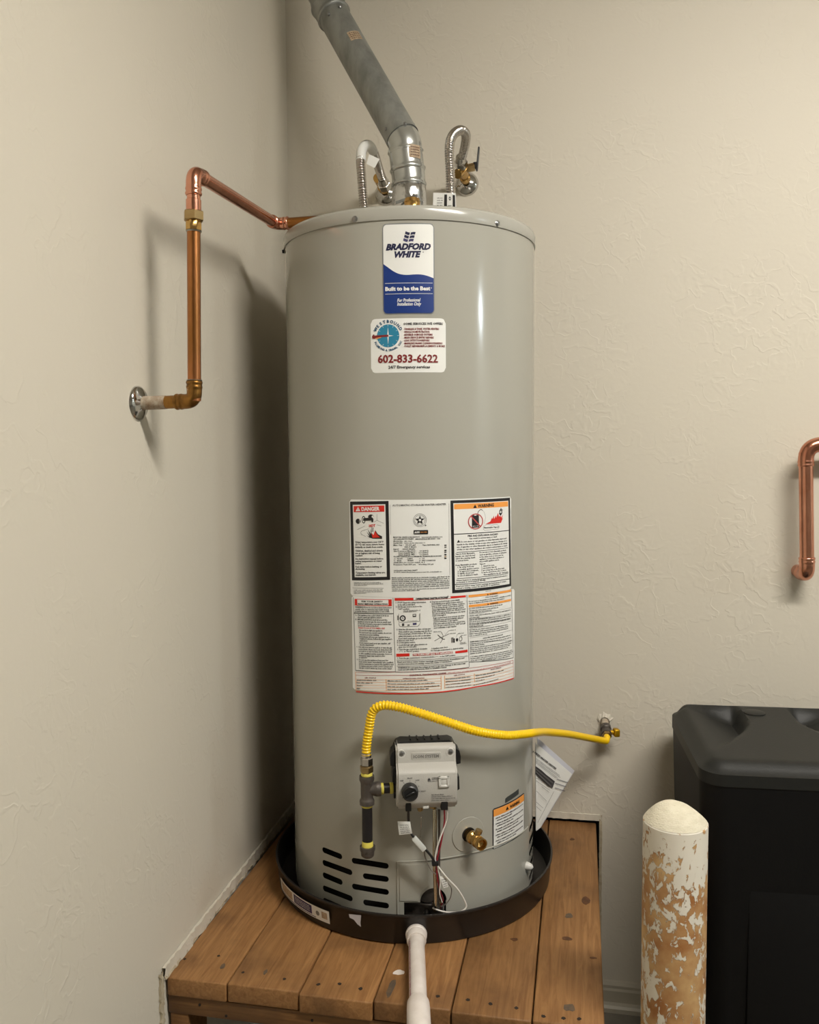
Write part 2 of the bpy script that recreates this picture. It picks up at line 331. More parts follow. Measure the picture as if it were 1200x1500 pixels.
class Print:
    """flat print collected for one sticker; every layer lies a fraction of a millimetre above the one below"""
    def __init__(self, fn, curved=False): self.fn = fn; self.curved = curved; self.V = []; self.F = []; self.M = []; self.mats = []
    def mi(self, m):
        if m not in self.mats: self.mats.append(m)
        return self.mats.index(m)
    def add(self, pts, faces, m, layer):
        o = len(self.V); self.V += [self.fn(a, b, .0004+.00025*layer) for a, b in pts]
        i = self.mi(m)
        for f in faces: self.F.append(tuple(x+o for x in f)); self.M.append(i)
    def strip(self, top, bot, m, layer=1, n=None):
        """band between two (s,z) lines given by their ends"""
        (a0, b0), (a1, b1) = top; (c0, e0), (c1, e1) = bot
        n = n or max(1, int(abs(a1-a0)/.006)); P = []; Fc = []
        for i in range(n+1):
            t = i/n; P += [(c0+(c1-c0)*t, e0+(e1-e0)*t), (a0+(a1-a0)*t, b0+(b1-b0)*t)]
        for i in range(n): Fc.append((2*i, 2*i+2, 2*i+3, 2*i+1))
        self.add(P, Fc, m, layer)
    def rect(self, s0, z0, s1, z1, m, layer=1): self.strip(((s0, z1), (s1, z1)), ((s0, z0), (s1, z0)), m, layer)
    def poly(self, pts, m, layer=1):
        from mathutils.geometry import tessellate_polygon
        pts = [(float(a), float(b)) for a, b in pts]
        xs_ = [a for a, _ in pts]
        if max(xs_)-min(xs_) > .008 and self.curved:      # cut into narrow columns so that it follows the round surface
            def ins(p):
                c = False; n = len(pts)
                for i in range(n):
                    (x1, y1), (x2, y2) = pts[i], pts[(i+1) % n]
                    if (y1 > p[1]) != (y2 > p[1]) and p[0] < (x2-x1)*(p[1]-y1)/(y2-y1)+x1: c = not c
                return c
            n = len(pts); ed = [(i, (i+1) % n) for i in range(n)]; V = [Vector(p) for p in pts]; y0, y1 = min(b for _, b in pts)-.001, max(b for _, b in pts)+.001
            k = int((max(xs_)-min(xs_))/.005)+1
            for i in range(1, k):
                x = min(xs_)+(max(xs_)-min(xs_))*i/k+1.3e-5; V += [Vector((x, y0)), Vector((x, y1))]; ed.append((len(V)-2, len(V)-1))
            W, _, Fc, *_ = delaunay_2d_cdt(V, ed, [], 0, 1e-7)
            Fc = [tuple(f) for f in Fc if ins((sum(W[i].x for i in f)/len(f), sum(W[i].y for i in f)/len(f)))]
            self.add([(w_.x, w_.y) for w_ in W], Fc, m, layer); return
        tr = tessellate_polygon([[Vector((a, b, 0)) for a, b in pts]]); fs = []
        for t in tr:
            a, b, c = [pts[i] for i in t]
            fs.append(t if (b[0]-a[0])*(c[1]-a[1])-(b[1]-a[1])*(c[0]-a[0]) > 0 else t[::-1])
        self.add(pts, fs, m, layer)
    def line(self, pts, w, m, layer=1):
        for (a, b), (c, e) in zip(pts, pts[1:]):
            dx, dy = c-a, e-b; L = math.hypot(dx, dy) or 1; nx, ny = -dy/L*w/2, dx/L*w/2
            n = max(1, int(abs(dx)/.006)); P = []
            for i in range(n+1):
                t = i/n; x, y = a+dx*t, b+dy*t; P += [(x-nx, y-ny), (x+nx, y+ny)]
            self.add(P, [(2*i, 2*i+2, 2*i+3, 2*i+1) for i in range(n)], m, layer)
    def disc(self, c, rx, ry, m, layer=1, r0=0.0, n=28):
        if r0 == 0 and self.curved and rx > .006: return self.poly([(c[0]+rx*math.cos(2*PI*i/40), c[1]+ry*math.sin(2*PI*i/40)) for i in range(40)], m, layer)
        P = []; Fc = []
        for i in range(n):
            a = 2*PI*i/n; P += [(c[0]+rx*math.cos(a), c[1]+ry*math.sin(a)), (c[0]+rx*r0*math.cos(a), c[1]+ry*r0*math.sin(a))]
        for i in range(n):
            j = (i+1) % n; Fc.append((2*i, 2*j, 2*j+1, 2*i+1))
        if r0 == 0: P = P[0::2]; Fc = [tuple(range(n))]
        self.add(P, Fc, m, layer)
    def text(self, s, p0, p1, cap, m, st=REG, layer=3):
        def cb(V, Fc):
            x0, x1 = V[:, 0].min(), V[:, 0].max(); kx = (p1[0]-p0[0])/max(x1-x0, 1e-6); ky = cap/CAPH
            pts = []
            for x, y in V:
                t = (x-x0)*kx; fr = t/max(p1[0]-p0[0], 1e-9); pts.append((p0[0]+t, p0[1]+(p1[1]-p0[1])*fr+y*ky))
            self.add(pts, Fc, m, layer)
        TXT.append((s, st, cb))
    def arc_text(self, s, c, rx, ry, a0, a1, cap, m, st=BOLD, inward=False):
        n = len(s)
        for i, ch in enumerate(s):
            if ch == ' ': continue
            a = math.radians(a0+(a1-a0)*(i/(n-1)))
            def cb(V, Fc, a=a):
                k = cap/CAPH; cx = (V[:, 0].min()+V[:, 0].max())/2; pts = []
                for x, y in V:
                    lx, ly = (x-cx)*k, y*k
                    if inward: ux, uy = -math.sin(a), math.cos(a); rx_, ry_ = -math.cos(a), -math.sin(a)
                    else: ux, uy = math.sin(a), -math.cos(a); rx_, ry_ = math.cos(a), math.sin(a)
                    pts.append((c[0]+rx*math.cos(a)+ux*lx+rx_*ly, c[1]+ry*math.sin(a)+uy*lx+ry_*ly))
                self.add(pts, Fc, m, 3)
            TXT.append((ch, st, cb))
    def greek(self, p0, p1, h, m, layer=3, seed=0):
        """print too fine to be read in the photograph: word-length dashes"""
        rn = random.Random(seed+int(p0[0]*1e4)+int(p0[1]*1e5)); L = p1[0]-p0[0]; x = 0
        while x < L:
            wd = rn.uniform(.9, 4.2)*h*1.3; e = min(x+wd, L)
            # each word is a run of letter-high strokes
            q = x
            while q < e-.2*h:
                z = p0[1]+(p1[1]-p0[1])*(q/L); hh = h*rn.choice((.7, .7, .7, 1.0)); bw = h*rn.uniform(.18, .42)
                self.add([(p0[0]+q, z), (p0[0]+q+bw, z), (p0[0]+q+bw, z+hh), (p0[0]+q, z+hh)], [(0, 1, 2, 3)], m, layer)
                q += bw+h*.16
            x = e+h*.55
    def build(self, name, parent):
        return obj(name, self.V, self.F, None, parent, None, self.mats, self.M)

def crop(ox, oy, k): return lambda x, y: SZ(ox+x/k, oy+y/k)
def jac(a, b, off): return cylp(a, b, off)

# ================================================================== the room
X1, Y0 = 8.5, -6.5
struct(ob('floor', box(((X1)/2-.2, Y0/2, -.05), (X1+1, -Y0+1, .1)), CONC, None, None))
struct(ob('ceiling', box(((X1)/2-.2, Y0/2, CEIL+.05), (X1+1, -Y0+1, .1)), CEILM, None, None))
struct(ob('wall_right', box((X1+.05, Y0/2, CEIL/2), (.1, -Y0+.4, CEIL)), WALL, None, None))
struct(ob('wall_front', box((X1/2, Y0-.05, CEIL/2), (X1+.4, .1, CEIL)), WALL, None, None))
def xl(y): return -.012-.014*max(y, -.857)       # face of the left wall
lw = [(.1, xl(.1)), (-.857, xl(-.857)), (Y0, xl(Y0))]
wl = struct(obj('wall_left', [(x, y, z) for y, x in lw for z in (0, CEIL)]+[(-.15, y, z) for y, x in lw for z in (0, CEIL)],
    [(0, 2, 3, 1), (2, 4, 5, 3), (6, 7, 9, 8), (8, 9, 11, 10), (0, 6, 8, 2), (2, 8, 10, 4), (1, 3, 9, 7), (3, 5, 11, 9), (0, 1, 7, 6), (4, 10, 11, 5)], WALL))
NX = .8535; NZ = .527                  # right and top edge of the cut-out the platform runs into
wb = struct(ob('wall_back', join(box((X1/2, .006, (CEIL+NZ)/2), (X1+.3, .012, CEIL-NZ)), box(((X1+NX)/2, .006, NZ/2), (X1-NX, .012, NZ))), WALL, None, None))
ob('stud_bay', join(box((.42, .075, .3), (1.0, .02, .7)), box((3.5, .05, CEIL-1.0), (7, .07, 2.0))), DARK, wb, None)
# rough strip of joint compound above and beside the cut-out
def ragged(n, a, b, fn, w, jit, m, name, parent, th=.003):
    V = []; Fc = []
    for i in range(n+1):
        t = i/n; j1 = random.uniform(-jit, jit); j2 = random.uniform(-jit, jit)
        c = a+(b-a)*t
        V += [fn(c, j1, 0), fn(c, j1*.5, th*random.uniform(.6, 1.3)), fn(c, w+j2*.5, th*random.uniform(.5, 1.2)), fn(c, w+j2, 0)]
    for i in range(n):
        for k in range(3): Fc.append((4*i+k, 4*i+4+k, 4*i+5+k, 4*i+1+k))
    return ob(name, (V, Fc), m, parent, 60)
ragged(40, .60, NX+.006, lambda c, wv, t: (c, -t, NZ+wv), .017, .0012, WALL, 'joint_compound', wb, .0035)
ragged(40, .10, NZ+.018, lambda c, wv, t: (NX+wv, -t, c), .0075, .0016, CAULK, 'joint_compound', wb, .004)
# rough bead where the left wall meets the platform, and down the cut edge in front
ragged(90, -.872, -.02, lambda c, wv, t: (xl(c)+.001+t*1.3, c, ZP+wv), .026, .0010, WALL, 'joint_compound', wl, .005)
ragged(70, -.870, -.03, lambda c, wv, t: (xl(c)+t*1.6, c, ZP+.001+wv), .005, .0012, CAULK, 'caulk_bead', wl, .005)
ragged(40, .36, ZP+.02, lambda c, wv, t: (xl(-.872)+.0005+t, -.885+wv, c), .012, .0025, CAULK, 'caulk_bead', wl, .005)
bb = struct(ob('baseboard_back', prism([(0, 0), (-.014, 0), (-.014, .052), (-.011, .058), (-.011, .066), (-.006, .074), (0, .076)], lambda a, b, d: (d, a, b), NX+.001, X1), BASEB, None, None))
struct(ob('trim_1', prism([(0, 0), (-.018, 0), (-.018, .012), (-.012, .018), (0, .02)], lambda a, b, d: (d, a-.014, b), NX+.001, X1), BASEB, None, None))

# ceiling tube lamps (their light comes from the diffusers)
def lamp(x, y, label, lm):
    t = thing('ceiling_lamp', label, 'lamp', (x, y, CEIL-.10))
    ob('housing', box((x, y, CEIL-.03), (1.26, .2, .06), .012), HOUSING, t)
    for s in (-1, 1): ob('end_cap', box((x+s*.615, y, CEIL-.06), (.03, .19, .08), .008), HOUSING, t)
    ob('diffuser', prism([(-.085, -.06), (.085, -.06), (.075, -.085), (.045, -.1), (-.045, -.1), (-.075, -.085)], lambda a, b, d: (x+d, y+a, CEIL+b), -.60, .60), lm, t)
lamp(1.75, -1.72, 'long white tube lamp on the ceiling above the wooden platform', LAMPM)
lamp(7.2, -2.16, 'cool white tube lamp on the ceiling over the far end of the garage', LAMPM2)

# ================================================================== wooden platform
plat = thing('wooden_platform', 'low platform of brown wooden planks under the water heater', 'platform', (.42, -.43, 0))
xs = [xl(-.86)+.003, .1291]+[onplane(u, v, 2, ZP).x for u, v in ((437, 1455), (546, 1467.5), (660, 1483))]+[.7165, .846]
YF = -.86; boards = []
for i in range(6):
    a, b = xs[i]+.0012, xs[i+1]-.0012; dz = [0, .0008, -.001, .0005, -.0005, .001][i]; yf = YF+[0, .001, -.002, .002, -.001, 0][i]
    vf = box(((a+b)/2, (yf+.010)/2, ZP-.019+dz), (b-a, .010-yf, .038), .0035, 3)
    o = ob('plank', vf, WOOD, plat, 40); boards.append((a, b, o, ZP+dz))
def spot(u, v, rx, ry, m, name, ang=0.0, h=.0004):
    p = onplane(u, v, 2, ZP+.0012)
    for a, b, o, z in boards:
        if a+.003 < p.x < b-.003 and p.y > YF+.004:
            n = 12; V = []; rn = random.Random(int(u*7+v))
            for i in range(n):
                t = 2*PI*i/n; k = rn.uniform(.72, 1.12); dx, dy = rx*k*math.cos(t), ry*k*math.sin(t)
                V.append((p.x+dx*math.cos(ang)-dy*math.sin(ang), p.y+dx*math.sin(ang)+dy*math.cos(ang), z+h))
            V += [(q[0], q[1], z-.003) for q in V[:n]]
            f = [tuple(range(n))]+[(i, n+i, n+(i+1) % n, (i+1) % n) for i in range(n)]
            obj(name, V, f, m, o, None); return
c5 = lambda x, y: (430+x/2.553, 1330+y/2.553); c2 = lambda x, y: (230+x/4.687, 1180+y/4.687); c4 = lambda x, y: (780+x/4.411, 1160+y/4.411)
for q in ((93, 282), (172, 280), (250, 298), (540, 329), (652, 341), (737, 355), (833, 371), (935, 405), (1010, 412), (1068, 415)): spot(*c5(*q), .0042, .0045, NAIL, 'nail_hole')
for q in ((190, 1050), (423, 1028), (590, 1145), (875, 1190)): spot(*c2(*q), .0035, .0035, NAIL, 'nail_hole')
for q, r in (((450, 1102), (.005, .010)), ((745, 1142), (.004, .010))): spot(*c2(*q), *r, STAINK, 'knot')
for q, r in (((345, 700), (.012, .020)), ((225, 948), (.010, .008)), ((258, 305), (.007, .008)), ((395, 1072), (.008, .004))): spot(*c4(*q), *r, KNOT, 'knot')
for q, r in (((235, 800), (.009, .011)), ((240, 1392), (.011, .012))): spot(*c4(*q), *r, STAINK, 'knot')
for q, r in (((365, 298), (.0075, .030)),): spot(*c5(*q), *r, STAINK, 'stain')
spot(*c5(395, 240), .012, .009, PVC, 'glue_spot', .6)
for q, r in (((827, 115), (.009, .007)),): spot(*c5(*q), *r, KNOT, 'knot')
# rails and legs below the planks
ob('front_rail', box(((xs[0]+xs[-1])/2, YF+.05, ZP-.058), (xs[-1]-xs[0], .089, .036), .002), WOODR, plat)
ob('back_rail', box(((xs[0]+xs[-1])/2, -.06, ZP-.058), (xs[-1]-xs[0], .089, .036), .002), WOODR, plat)
for s in (xs[0]+.021, xs[-1]-.021): ob('side_rail', box((s, -.43, ZP-.058), (.038, .65, .036), .002), WOOD, plat)
for sx in (xs[0]+.022, xs[-1]-.022):
    for sy in (YF+.05, -.06): ob('leg', box((sx, sy, (ZP-.076)/2), (.038, .085, ZP-.076), .002), WOODR, plat)
for x, z in ((.07, ZP-.052), (.125, ZP-.068), (.30, ZP-.055)): ob('nail', lathe([(.0028, 0), (.0028, .002)], (x, YF+.0065, z), (0, -1, 0), 8), NAIL, plat)

# ================================================================== drain pan and its white pipe
pan = thing('drain_pan', 'round black plastic drain pan around the base of the water heater', 'pan', (HX, HY, ZP))
RP, HP = .336, .0666
ob('pan_shell', lathe([(.0, .0014), (.327, .0014), (.3295, .006), (RP-.002, HP-.006), (RP+.0008, HP-.004), (RP+.001, HP), (RP-.003, HP+.0006), (RP-.005, HP-.004), (.3255, .008), (.32, .005), (.0, .005)], (HX, HY, ZP+.0004), (0, 0, 1), 120, False), PANM, pan, 50)
def panp(s, z, off): return cylp(s, z, off+.0012+(z-ZP-.03)*.1, .3325)
pl = Print(panp)
q = [SZ(u, v, .3345) for u, v in ((419, 1308), (483, 1341), (483, 1353), (424, 1325))]
s0, s1 = SZ(412, 1295, .335)[0], SZ(483, 1347, .335)[0]; zt, zb = ZP+.047, ZP+.018
pl.rect(s0, zb, s1, zt, PAPER, 0); L = s1-s0
pl.rect(s0+.40*L, zb+.006, s0+.74*L, zt-.003, PURPLE, 1); pl.line([(s0, zb+.003), (s0+.8*L, zb+.003)], .0018, PURPLE, 1)
for k in range(4): pl.greek((s0+.43*L, zb+.010+k*.0035), (s0+.71*L, zb+.010+k*.0035), .0018, PAPER, 2, k)
pl.disc((s0+.83*L, (zt+zb)/2), .0055, .0055, GREYD, 1); pl.rect(s0+.89*L, zb+.008, s0+.97*L, zt-.006, TAN, 1)
pl.rect(s0+.05*L, zb+.006, s0+.36*L, zt-.004, TAN, 1)
PANSTICK = pl
# torn silver tape over the rim
tp = [(512, 1338.5), (530, 1340), (528.5, 1352), (529, 1358), (524, 1354), (519, 1347), (513, 1344)]
tpt = Print(lambda a, b, off: cylp(a, b, off+.0015+(b-ZP-.03)*.1, .3325)); tpt.poly([(lambda t: (t[0], min(t[1], ZP+HP-.002)))(SZ(u, v, .3355)) for u, v in tp], BAGM, 1)
tpt.build('tape_scrap', pan)
ang = math.radians(11.66); rd = Vector((math.sin(ang), -math.cos(ang), 0)); pz = ZP+.026
ax = Vector((HX, HY, pz))
pvc = thing('drain_pipe', 'white plastic drain pipe coming out of the black pan', 'pipe', tuple(ax+rd*.335))
ob('pan_fitting', lathe([(.0145, .330), (.0215, .331), (.0225, .334), (.0222, .339), (.0205, .3405), (.0202, .358), (.019, .360), (.0165, .360)], ax, rd, 40), PVC, pvc)
ob('pipe', lathe([(.0164, .340), (.0164, .70)], ax, rd, 40), PVC, pvc)
ob('coupling', lathe([(.0166, .556), (.0195, .557), (.0205, .560), (.0212, .575), (.0212, .66), (.0166, .662)], ax, rd, 40), PVC, pvc)
pth = [ax+rd*.66]+elbow_path(ax+rd*.66, ax+rd*.73, ax+rd*.73-Vector((0, 0, .1)), .04, 12)+[ax+rd*.73-Vector((0, 0, .12))]
ob('elbow', tube(pth, .0212, 28), PVC, pvc)
ob('down_pipe', lathe([(.0164, 0), (.0164, pz-.11)], (ax+rd*.73).xy.to_3d()+Vector((0, 0, 0)), (0, 0, 1), 28), PVC, pvc)
pxv, pyv = Vector((rd.y, -rd.x, 0)), Vector((0, 0, 1)); 
sx = -Vector((math.cos(ang), math.sin(ang), 0))    # towards the left of the pipe
pp = Print(lambda a, b, off: ax+rd*a+sx*((.0164+off)*math.cos(b/.0164))+pyv*((.0164+off)*math.sin(b/.0164)))
pp.greek((.372, .0078), (.552, .0078), .0042, PVCP, 1, 3)
pp.build('pipe_print', pvc)

# ================================================================== water heater
HZ0, HZ1 = ZP+.014, 2.018           # jacket from just above the pan floor up to the lid
heater = thing('water_heater', 'tall grey cylindrical gas water heater standing in the black pan', 'water heater', (HX, HY, ZP))
def capsule(s0, s1, z, r=.0063, n=7, slope=0):
    out = []
    for i in range(n+1):
        t = -PI/2+PI*i/n; out.append((s1-r+r*math.cos(t), z+slope*(s1-s0)+r*math.sin(t)))
    for i in range(n+1):
        t = PI/2+PI*i/n; out.append((s0+r+r*math.cos(t), z+r*math.sin(t)))
    return out
slots = []
for k, z in enumerate((.6655, .6365, .608, .578, .5495)):
    slots.append(capsule(-.169, -.083 if k % 2 else -.109, z))
    slots.append(capsule(-.084 if k % 2 == 0 else -.057, .0015, z-.001))
    slots.append(capsule(.400, .455 if k % 2 else .47, z-.004))
doorcut = rrect(.034, ZP+.022, .1235, .588, .004)
notch = [(.0985+.031*math.cos(t), .588+.031*math.sin(t)) for t in [PI*i/14 for i in range(15)]]
opening = [(.034, ZP+.02), (.1235, ZP+.02), (.1235, .588)]+[(.0985+.0285*math.cos(PI*i/14)-.002, .588+.030*math.sin(PI*i/14)) for i in range(15)]+[(.034, .588)]
def sheet(s0, s1, z0, z1, holes, ds, zrows, off, closed=False):
    """curved sheet of the jacket with real openings"""
    pts = []; edges = []
    def inside(p, poly):
        c = False; n = len(poly)
        for i in range(n):
            (x1, y1), (x2, y2) = poly[i], poly[(i+1) % n]
            if (y1 > p[1]) != (y2 > p[1]) and p[0] < (x2-x1)*(p[1]-y1)/(y2-y1)+x1: c = not c
        return c
    ns = int(round((s1-s0)/ds))
    for i in range(ns+1):
        for z in zrows:
            p = (s0+(s1-s0)*i/ns, z)
            if not any(inside(p, h) for h in holes): pts.append(p)
    for h in holes:
        b = len(pts); pts += h; n = len(h); edges += [(b+i, b+(i+1) % n) for i in range(n)]
    V, _, Fc, *_ = delaunay_2d_cdt([Vector(p) for p in pts], edges, [], 0, 1e-6)
    Fc = [f for f in Fc if not any(inside((sum(V[i].x for i in f)/len(f), sum(V[i].y for i in f)/len(f)), h) for h in holes)]
    return V, [tuple(f) for f in Fc]
def cyl_sheet(name, V, Fc, off, m, parent):
    W = [cylp(v[0], v[1], off) for v in V]
    # outer faces point outwards
    f2 = []
    for f in Fc:
        a, b, c = [V[i] for i in f[:3]]
        f2.append(f if (b[0]-a[0])*(c[1]-a[1])-(b[1]-a[1])*(c[0]-a[0]) > 0 else f[::-1])
    o = obj(name, W, f2, m, parent, True); me = o.data
    me.normals_split_custom_set_from_vertices([Vector((math.sin(v[0]/R), -math.cos(v[0]/R), 0)) for v in V])
    return o
CIR = 2*PI*R
zr = [HZ0+i*.012 for i in range(int((.70-HZ0)/.012)+1)]+[.72, .8, 1.0, 1.3, 1.6, 1.9, HZ1]
V, Fc = sheet(-CIR/2, CIR/2, HZ0, HZ1, slots+[opening], CIR/180, zr, 0)
cyl_sheet('jacket', V, Fc, 0, JACKET, heater)
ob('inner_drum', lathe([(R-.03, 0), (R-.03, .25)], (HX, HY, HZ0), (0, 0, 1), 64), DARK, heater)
ob('base_ring', lathe([(R-.02, 0), (R-.004, 0), (R-.004, .012), (R-.02, .012)], (HX, HY, ZP+.0055), (0, 0, 1), 96), BLACKP, heater)
# outer access door: a second sheet over the jacket with a pressed edge
dz0, dz1 = HZ0+.003, .676
V, Fc = sheet(.0205, .385, dz0, dz1, [opening], .006, [dz0+(dz1-dz0)*i/11 for i in range(12)], .002)
Vl = [(v[0], v[1]) for v in V]
cyl_sheet('access_door', Vl, Fc, .0022, DOORM, heater)
ob('door_edge', tube([cylp(.0205+.3645*i/50, dz1+.006*math.sin(PI*i/50), .0012) for i in range(51)], .0017, 8), DOORM, heater)
ob('door_edge', tube([cylp(.0205, dz0+(dz1-dz0)*i/6, .0012) for i in range(7)], .0017, 8), DOORM, heater)
flap = [(.026, .592)]+[(.026, .671), (.085, .671), (.085, .631)]+[(.0965+.032*math.cos(t), .588+.036*math.sin(t)) for t in [PI*(.60+.30*i/6) for i in range(7)]]+[(.064, .592)]
fv = prism([(a, b) for a, b in flap[::-1]], lambda a, b, d: cylp(a, b, d), .002, .0042)
ob('inspection_flap', fv, DOORM, heater, 30)
ob('door_screw_boss', lathe([(.0001, .018), (.006, .014), (.009, .006), (.010, 0)], cylp(.372, .589, .001), Vector((math.sin(.372/R), -math.cos(.372/R), 0)), 20), GREYL, heater)
# lid with a rolled skirt
ob('lid', lathe([(R-.02, -.001), (R+.0025, -.001), (R+.003, .0), (R+.0028, .020), (R+.001, .0255), (R-.003, .0285), (R-.010, .0292), (0, .0300)], (HX, HY, 2.0105), (0, 0, 1), 180, False), LIDM, heater, 50)
for s, z in ((-.0559, 2.0165), (.2522, 2.0165), (-.40, 2.0165), (.57, 2.0165)):
    nrm = Vector((math.sin(s/R), -math.cos(s/R), 0))
    ob('lid_screw', join(lathe([(.0062, 0), (.0062, .0018), (.004, .003)], cylp(s, z, .0025), nrm, 14), hexnut(cylp(s, z, .0035), nrm, .0042, .004)), SCREW, heater)
ob('side_screw', lathe([(.004, 0), (.004, .005)], cylp(*SZ(416, 365)[:1], 2.006, .001), (-1, -.2, 0), 10), BLACKP, heater)

# ---- stickers on the jacket
def sticker(name, pts, m, off=.0003, label=None):
    """backing sheet: outline in (s,z), finely cut so it follows the jacket"""
    s0 = min(p[0] for p in pts); s1 = max(p[0] for p in pts); n = max(2, int((s1-s0)/.004)); V = []; Fc = []
    def span(x):
        zs = []
        for (a, b), (c, e) in zip(pts, pts[1:]+pts[:1]):
            if (a-x)*(c-x) <= 0 and abs(a-c) > 1e-9: zs.append(b+(e-b)*(x-a)/(c-a))
        return (min(zs), max(zs)) if zs else (0, 0)
    for i in range(n+1):
        t = (1-math.cos(PI*i/n))/2 if n < 14 else i/n
        x = s0+1e-6+(s1-s0-2e-6)*t; lo, hi = span(x); V += [cylp(x, lo, off), cylp(x, hi, off)]
    for i in range(n): Fc.append((2*i, 2*i+2, 2*i+3, 2*i+1))
    o = obj(name, V, Fc, m, heater, True)
    if label: o['label'] = label
    return o
PRINTS = []
sticker('dark_tape', [(.279, .768), (.333, .772), (.333, .7845), (.285, .7805), (.279, .778)], TAPEG, .0002)
def new_print(): return Print(jac, True)
# -- blue and white maker's plate
G = crop(520, 310, 6)
a, b = G(243, 110), G(700, 900); b_ = (SZ(636, 400)[0], G(470, 900)[1]); s0, s1, z0, z1 = a[0], b_[0], SZ(600, 459.5)[1], SZ(600, 327.5)[1]
edge = sticker('brand_plate', rrect(s0-.001, z0-.001, s1+.001, z1+.001, .0085), GREYEDGE, .0003, 'white and blue plate')
br = new_print(); br.poly(rrect(s0+.0012, z0+.0012, s1-.0012, z1-.0012, .0075), PAPER, 1)
W = s1-s0; H = z1-z0
wk = [(250, 462), (285, 494), (330, 525), (380, 546), (430, 555), (480, 556), (530, 553), (580, 552), (620, 557), (655, 569), (692, 586)]
wv_ = [G(x, y) for x, y in wk]; wpts = [(s0+.0012+(W-.0024)*i/(len(wk)-1), wv_[i][1]) for i in range(len(wk))]
wpts = [(p.x, p.y) for p in cr([(a_, b_, 0) for a_, b_ in wpts], 3)]
bl = rrect(s0+.0012, z0+.0012, s1-.0012, z0+H*.3, .0075)
low = [p for p in bl if p[1] < z0+.012]   # rounded lower corners
low = sorted([p for p in low if p[0] < s0+W/2], key=lambda p: -p[1])+sorted([p for p in low if p[0] > s0+W/2], key=lambda p: p[1])
br.poly(low+wpts[::-1], BLUE, 2)
br.text('BRADFORD', G(272, 340), G(667, 334), .0119, NAVY, BOLDI); br.text('WHITE', G(348, 404), G(582, 400), .0119, NAVY, BOLDI)
br.disc(G(600, 357), .0012, .0012, NAVY, 3, .5, 10)
fx = lambda x, y: (lambda q: (q[0], q[1]))(G(x, y))
for r0 in range(3):
    for u0, u1 in ((0.0, .44), (.53, 1.0)):
        fl = lambda u, v: fx(446-8*r0-6*v+88*u, 176+30*r0+23*v+5*math.sin(u*PI*1.9-.6)+9*u)
        br.poly([fl(u0+(u1-u0)*i/5, 1) for i in range(6)]+[fl(u1-(u1-u0)*i/5, 0) for i in range(6)], (NAVY, NAVY, PURPLE)[r0], 3)
br.line([fx(266, 633), fx(682, 629)], .0008, PAPER, 3); br.line([fx(268, 727), fx(684, 722)], .0008, PAPER, 3)
br.text('Built to be the Best', fx(268, 698), fx(662, 692), .0078, PAPER, BOLD); br.disc(fx(672, 672), .001, .001, PAPER, 3, .5, 8)
br.text('For Professional', fx(372, 794), fx(577, 790), .0066, PAPER, (.025, .28, 1)); br.text('Installation Only', fx(372, 827), fx(583, 825), .0066, PAPER, (.025, .28, 1))
PRINTS.append((br, edge))
# -- plumber's sticker
a = G(138, 940); b = G(800, 1408); s0, s1, z0, z1 = a[0], b[0], SZ(600, 545.5)[1], SZ(600, 466)[1]
wsb = sticker('service_sticker', rrect(s0, z0, s1, z1, .010), PAPER, .0003, 'white sticker with a teal clock dial')
ws = new_print(); c = fx(292, 1092); rr_ = abs(fx(390, 1092)[0]-fx(194, 1092)[0])/2
ws.disc(c, rr_, rr_, TEAL, 1)
for k in range(12):
    a_ = PI*k/6; ws.line([(c[0]+rr_*.82*math.cos(a_), c[1]+rr_*.82*math.sin(a_)), (c[0]+rr_*.97*math.cos(a_), c[1]+rr_*.97*math.sin(a_))], .0006, PAPER, 2)
for k in range(4):
    a_ = PI*k/2+PI/2; e = .75 if k % 2 == 0 else .5
    ws.poly([(c[0]+rr_*e*math.cos(a_), c[1]+rr_*e*math.sin(a_)), (c[0]+rr_*.07*math.cos(a_+PI/2), c[1]+rr_*.07*math.sin(a_+PI/2)), (c[0]+rr_*.07*math.cos(a_-PI/2), c[1]+rr_*.07*math.sin(a_-PI/2))], PAPER, 2)
ws.poly([fx(158, 1118), fx(152, 1100), fx(160, 1082), fx(172, 1080), fx(174, 1090), fx(295, 1082), fx(297, 1100), fx(220, 1104), fx(185, 1112), fx(178, 1119)], MAROON, 3)
ws.poly([fx(186, 1112), fx(225, 1104), fx(235, 1108), fx(190, 1120)], ORANGE, 3)
ws.arc_text('WESTBOUND', c, rr_*1.13, rr_*1.13, 152, 28, .0060, TEALD, BOLD)
ws.arc_text('PLUMBING & DRAIN, LLC', c, rr_*1.34, rr_*1.34, 206, 334, .0040, TEALD, BOLD, True)
ws.text('SOME SERVICES WE OFFER!', fx(428, 997), fx(772, 995), .0046, INKG, SEMI)
for k, (t_, x_) in enumerate((('-TANKLESS & TANK WATER HEATERS', 740), ('-WHOLE HOME FILTRATION', 655), ('-REVERSE OSMOSIS SYSTEMS', 683), ('-MAIN SERVICE ENTRY REPAIRS', 693), ('-LEAK DETECTION/REPAIRS', 656), ('-MAINLINE DRAINS CLEANING/SNAKING', 768), ('-TOILET REPAIRS/REPLACEMENTS & MORE!', 790))):
    y_ = 1041+k*25.2; ws.text(t_, fx(430, y_), fx(x_, y_-1), .0040, MAROON, SEMI)
ws.text('602-833-6622', fx(203, 1330), fx(729, 1326), .0160, MAROON, BIG); ws.text('24/7 Emergency services', fx(295, 1380), fx(660, 1377), .0060, INKG, SEMI)
PRINTS.append((ws, wsb))

